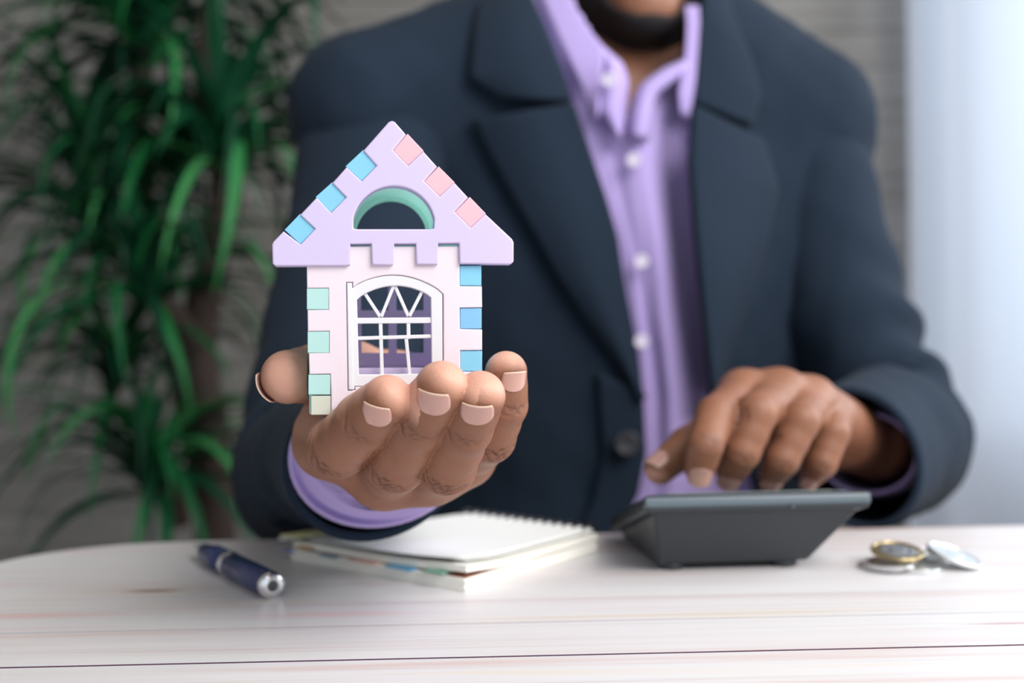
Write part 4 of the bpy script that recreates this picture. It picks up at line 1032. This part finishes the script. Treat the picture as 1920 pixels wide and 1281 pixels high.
bm = bmesh.new(); bmesh.ops.create_uvsphere(bm, u_segments=12, v_segments=8, radius=.0011, matrix=MT @ Matrix.Translation((.016, -.0002, -.0072))); bm_obj('screw', bm, m_dot, calc, smooth=True)
disp_ = cbox('display_frame', -w2+.008, w2-.008, .008, .034, .0001, .0012, m_rim, .0008)
cbox('display', -w2+.014, w2-.014, .012, .030, .0013, .0018, m_lcd, .0003)
km = None
for r_ in range(5):
    for c_ in range(5):
        x = -w2+.010+(Wc-.020)*(c_+.5)/5; y = .040+(dl-.046)*(r_+.5)/5; kw = (Wc-.020)/5*.40; kh = (dl-.046)/5*.36
        if km is None:
            bm = bmesh.new(); bm_box(bm, -kw, kw, -kh, kh, 0, .003); o = bm_obj('key', bm, m_key, calc); add_bevel(o, .0008, 2); km = o
        else: o = km.copy(); C.objects.link(o)
        o.matrix_local = MT @ Matrix.Translation((x, y, .0001))
        if c_ == 4 and r_ < 2: o.data = km.data

# ================================================================== COINS
m_cn = material('nickel', (0.62, 0.62, 0.62), 0.28, 1.0); m_br = material('brassy metal', (0.50, 0.40, 0.22), 0.32, 1.0); m_cw = material('bright nickel', (0.80, 0.82, 0.82), 0.35, 0.9)
for m in (m_cn, m_br, m_cw): t = noise_tex(m, 700, 3); bump(m, t.outputs[0], 0.5, 0.0004)
def coin(px, py, z, r, th, tilt, tdir, rim_mat, mid_mat, label):
    p = Pz(px, py, TZ+z+th/2)
    o = empty('coin', (p.x, p.y, TZ+z)); q = Matrix.Rotation(tdir, 4, 'Z') @ Matrix.Rotation(tilt, 4, 'Y') @ Matrix.Rotation(-tdir, 4, 'Z')
    lift = r*abs(math.sin(tilt)); o.matrix_world = Matrix.Translation((p.x, p.y, TZ+z+lift+.0001)) @ q
    tag(o, label, 'coin', 'coins beside the calculator')
    bm = bmesh.new(); lathe(bm, [(r*.66, 0), (r*.97, 0), (r, th*.15), (r, th*.85), (r*.97, th), (r*.90, th), (r*.88, th*.82), (r*.66, th*.82)], 48); bm_obj('rim', bm, rim_mat, o, smooth=False)
    bm = bmesh.new(); lathe(bm, [(0, th*.04), (r*.66, th*.04), (r*.66, th*.80), (r*.60, th*.86), (r*.35, th*.80), (r*.25, th*.98), (0, th*.98)], 48); bm_obj('centre', bm, mid_mat, o, smooth=False)
    return o
T0 = .0019
coin(1660, 1061, 0, .0125, T0, 0, 0, m_cn, m_cn, 'grey coin lying flat at the bottom of the pile, nearest the calculator')
coin(1668, 1057, T0+.0002, .0118, T0, 0, 0, m_cn, m_cn, 'grey coin second in the pile, under the two-tone coin')
coin(1682, 1042, 2*T0+.0005, .0128, T0, .16, -1.5, m_br, m_cn, 'two-tone coin with brassy rim on top of the pile')
coin(1722, 1065, 0, .0105, T0, 0, 0, m_cw, m_cw, 'small bright coin lying flat at the middle front of the pile')
coin(1738, 1040, 0.0001, .0115, T0, 0, 0, m_cw, m_cw, 'bright coin lying flat behind, at the middle of the pile')
coin(1720, 1040, T0+.0016, .0095, T0, .12, 1.2, m_cw, m_cw, 'small bright coin resting against the two-tone coin')
coin(1788, 1058, 0.0, .0135, T0, .34, -0.55, m_cw, m_cw, 'pale coin leaning on the others at the outer end of the pile')

# ================================================================== PLANT
m_leaf = material('dark green leaf', (0.02, 0.14, 0.05), 0.55, Specular_IOR_Level=0.25); n, l, b = nodes(m_leaf)
oi = n.new('ShaderNodeObjectInfo'); r = ramp(m_leaf, oi.outputs['Random'], [(0.0, (0.002, 0.034, 0.016)), (0.55, (0.004, 0.075, 0.028)), (0.85, (0.015, 0.17, 0.045)), (1.0, (0.07, 0.32, 0.10))]); l.new(r.outputs[0], b.inputs['Base Color'])
b.inputs['Subsurface Weight'].default_value = 0.0
m_trunk = material('brown bark', (0.055, 0.035, 0.028), 0.9); t = noise_tex(m_trunk, 40, 4, (1, 1, .3)); bump(m_trunk, t.outputs[0], 0.8, 0.006)
m_pot = material('dark ceramic pot', (0.06, 0.06, 0.06), 0.4); m_soil = material('soil', (0.04, 0.025, 0.018), 0.95)
PB = P(402, 1000, 1.70); plant = empty('potted_palm', (PB.x, PB.y, 0)); tag(plant, 'tall leafy green dracaena plant with brown trunks against the wall', 'plant')
PO = Vector((PB.x, PB.y, 0))
bm = bmesh.new(); lathe(bm, [(0, .001), (.13, .001), (.16, .26), (.17, .28), (.15, .28), (.145, .25), (0, .25)], 40); bm_obj('pot', bm, m_pot, plant, smooth=True)
bm = bmesh.new(); lathe(bm, [(0, .245), (.142, .245), (.142, .262), (0, .268)], 32); bm_obj('soil', bm, m_soil, plant, smooth=True)
def trunk(pts, rad, name='trunk'):
    c = catmull([p-PO for p in pts], 8); rr_ = catmull([(r_, r_, r_) for r_ in rad], 8)[:, 0]; V = []; ns = 14
    T = np.gradient(c, axis=0); T /= np.linalg.norm(T, axis=1, keepdims=True); u = np.array((1.0, 0, 0))
    for i in range(len(c)):
        u = u-(u@T[i])*T[i]; u /= np.linalg.norm(u); v = np.cross(T[i], u)
        for k in range(ns): a = 2*math.pi*k/ns; V.append(c[i]+rr_[i]*(1+.05*math.sin(i*1.9))*(u*math.cos(a)+v*math.sin(a)))
    mesh_obj(name, V, [(i*ns+k, i*ns+(k+1) % ns, (i+1)*ns+(k+1) % ns, (i+1)*ns+k) for i in range(len(c)-1) for k in range(ns)]+[tuple(range((len(c)-1)*ns, len(c)*ns))], m_trunk, plant)
base0 = Vector((PB.x, PB.y, .24))
trunk([base0, P(404, 1000, 1.70), P(392, 800, 1.70), P(372, 640, 1.70), P(410, 430, 1.68), P(428, 330, 1.68), P(385, 160, 1.68), P(400, -40, 1.68)], [.036, .034, .032, .030, .028, .025, .020, .015])
trunk([base0+Vector((-.03, .05, 0)), P(395, 1010, 1.76), P(350, 760, 1.78), P(300, 560, 1.78), P(265, 300, 1.78), P(272, 95, 1.78)], [.028, .027, .024, .020, .017, .015])
trunk([P(340, 980, 1.66), P(325, 900, 1.62)], [.016, .013], 'branch'); trunk([P(372, 640, 1.70), P(300, 560, 1.62), P(280, 520, 1.60)], [.02, .016, .013], 'branch')
trunk([P(300, 560, 1.78), P(215, 470, 1.74), P(190, 420, 1.72)], [.018, .014, .012], 'branch')
leafs = []
for k in range(10):
    Lf = random.uniform(.33, .50); wdt = random.uniform(.020, .031)*0.5; el = random.uniform(.3, 1.3); droop = random.uniform(1.7, 2.9); V = []; nseg = 11
    x = z = 0; a = el
    for i in range(nseg+1):
        t_ = i/nseg; ww = wdt*(min(1, .45+t_*3)*(1-t_**2.2)+.02)
        V += [(x, -ww, z+ww*.45), (x, 0, z), (x, ww, z+ww*.45)]
        a = el-droop*t_**1.25; x += Lf/nseg*math.cos(a); z += Lf/nseg*math.sin(a)
    Fq = []
    for i in range(nseg): q = i*3; Fq += [(q, q+3, q+4, q+1), (q+1, q+4, q+5, q+2)]
    me = bpy.data.meshes.new('leaf'); me.from_pydata(V, [], Fq); me.polygons.foreach_set('use_smooth', [True]*len(Fq)); me.materials.append(m_leaf); leafs.append(me)
ros = [((272, 95, 1.78), 60, 1.05), ((418, 262, 1.64), 62, .95), ((180, 420, 1.72), 60, .95), ((265, 520, 1.58), 60, .90), ((285, 880, 1.60), 56, .85), ((395, -60, 1.68), 45, 1.0), ((330, 330, 1.74), 40, .9), ((215, 690, 1.74), 40, .85), ((150, 250, 1.85), 26, .9)]
placed = []
for c, num, sc in ros:
    p = P(*c)-PO
    for k in range(num):
        s = sc*random.uniform(.75, 1.1)
        M = Matrix.Translation(p+Vector((0, 0, random.uniform(-.06, .04)))) @ Matrix.Rotation(k*2.399+random.uniform(-.2, .2), 4, 'Z') @ Matrix.Rotation(random.uniform(-.45, .30), 4, 'Y') @ Matrix.Rotation(random.uniform(-.25, .25), 4, 'X') @ Matrix.Scale(s, 4)
        mid = M @ Vector((.15, 0, 0)); placed.append((mid.y, M, random.choice(leafs)))
placed.sort(key=lambda t: t[0])
for d_, M, me in placed[:300]:
    o = bpy.data.objects.new('leaf', me); C.objects.link(o); o.parent = plant; o.matrix_local = M
bm = bmesh.new()
for d_, M, me in placed[300:]:
    n0 = len(bm.verts); bm.from_mesh(me); bm.verts.ensure_lookup_table(); bmesh.ops.transform(bm, matrix=M, verts=bm.verts[n0:])
me = bpy.data.meshes.new('foliage'); bm.to_mesh(me); bm.free(); me.polygons.foreach_set('use_smooth', [True]*len(me.polygons)); o = bpy.data.objects.new('foliage', me); C.objects.link(o); o.parent = plant; o['kind'] = 'stuff'
if not me.materials: me.materials.append(m_leaf)
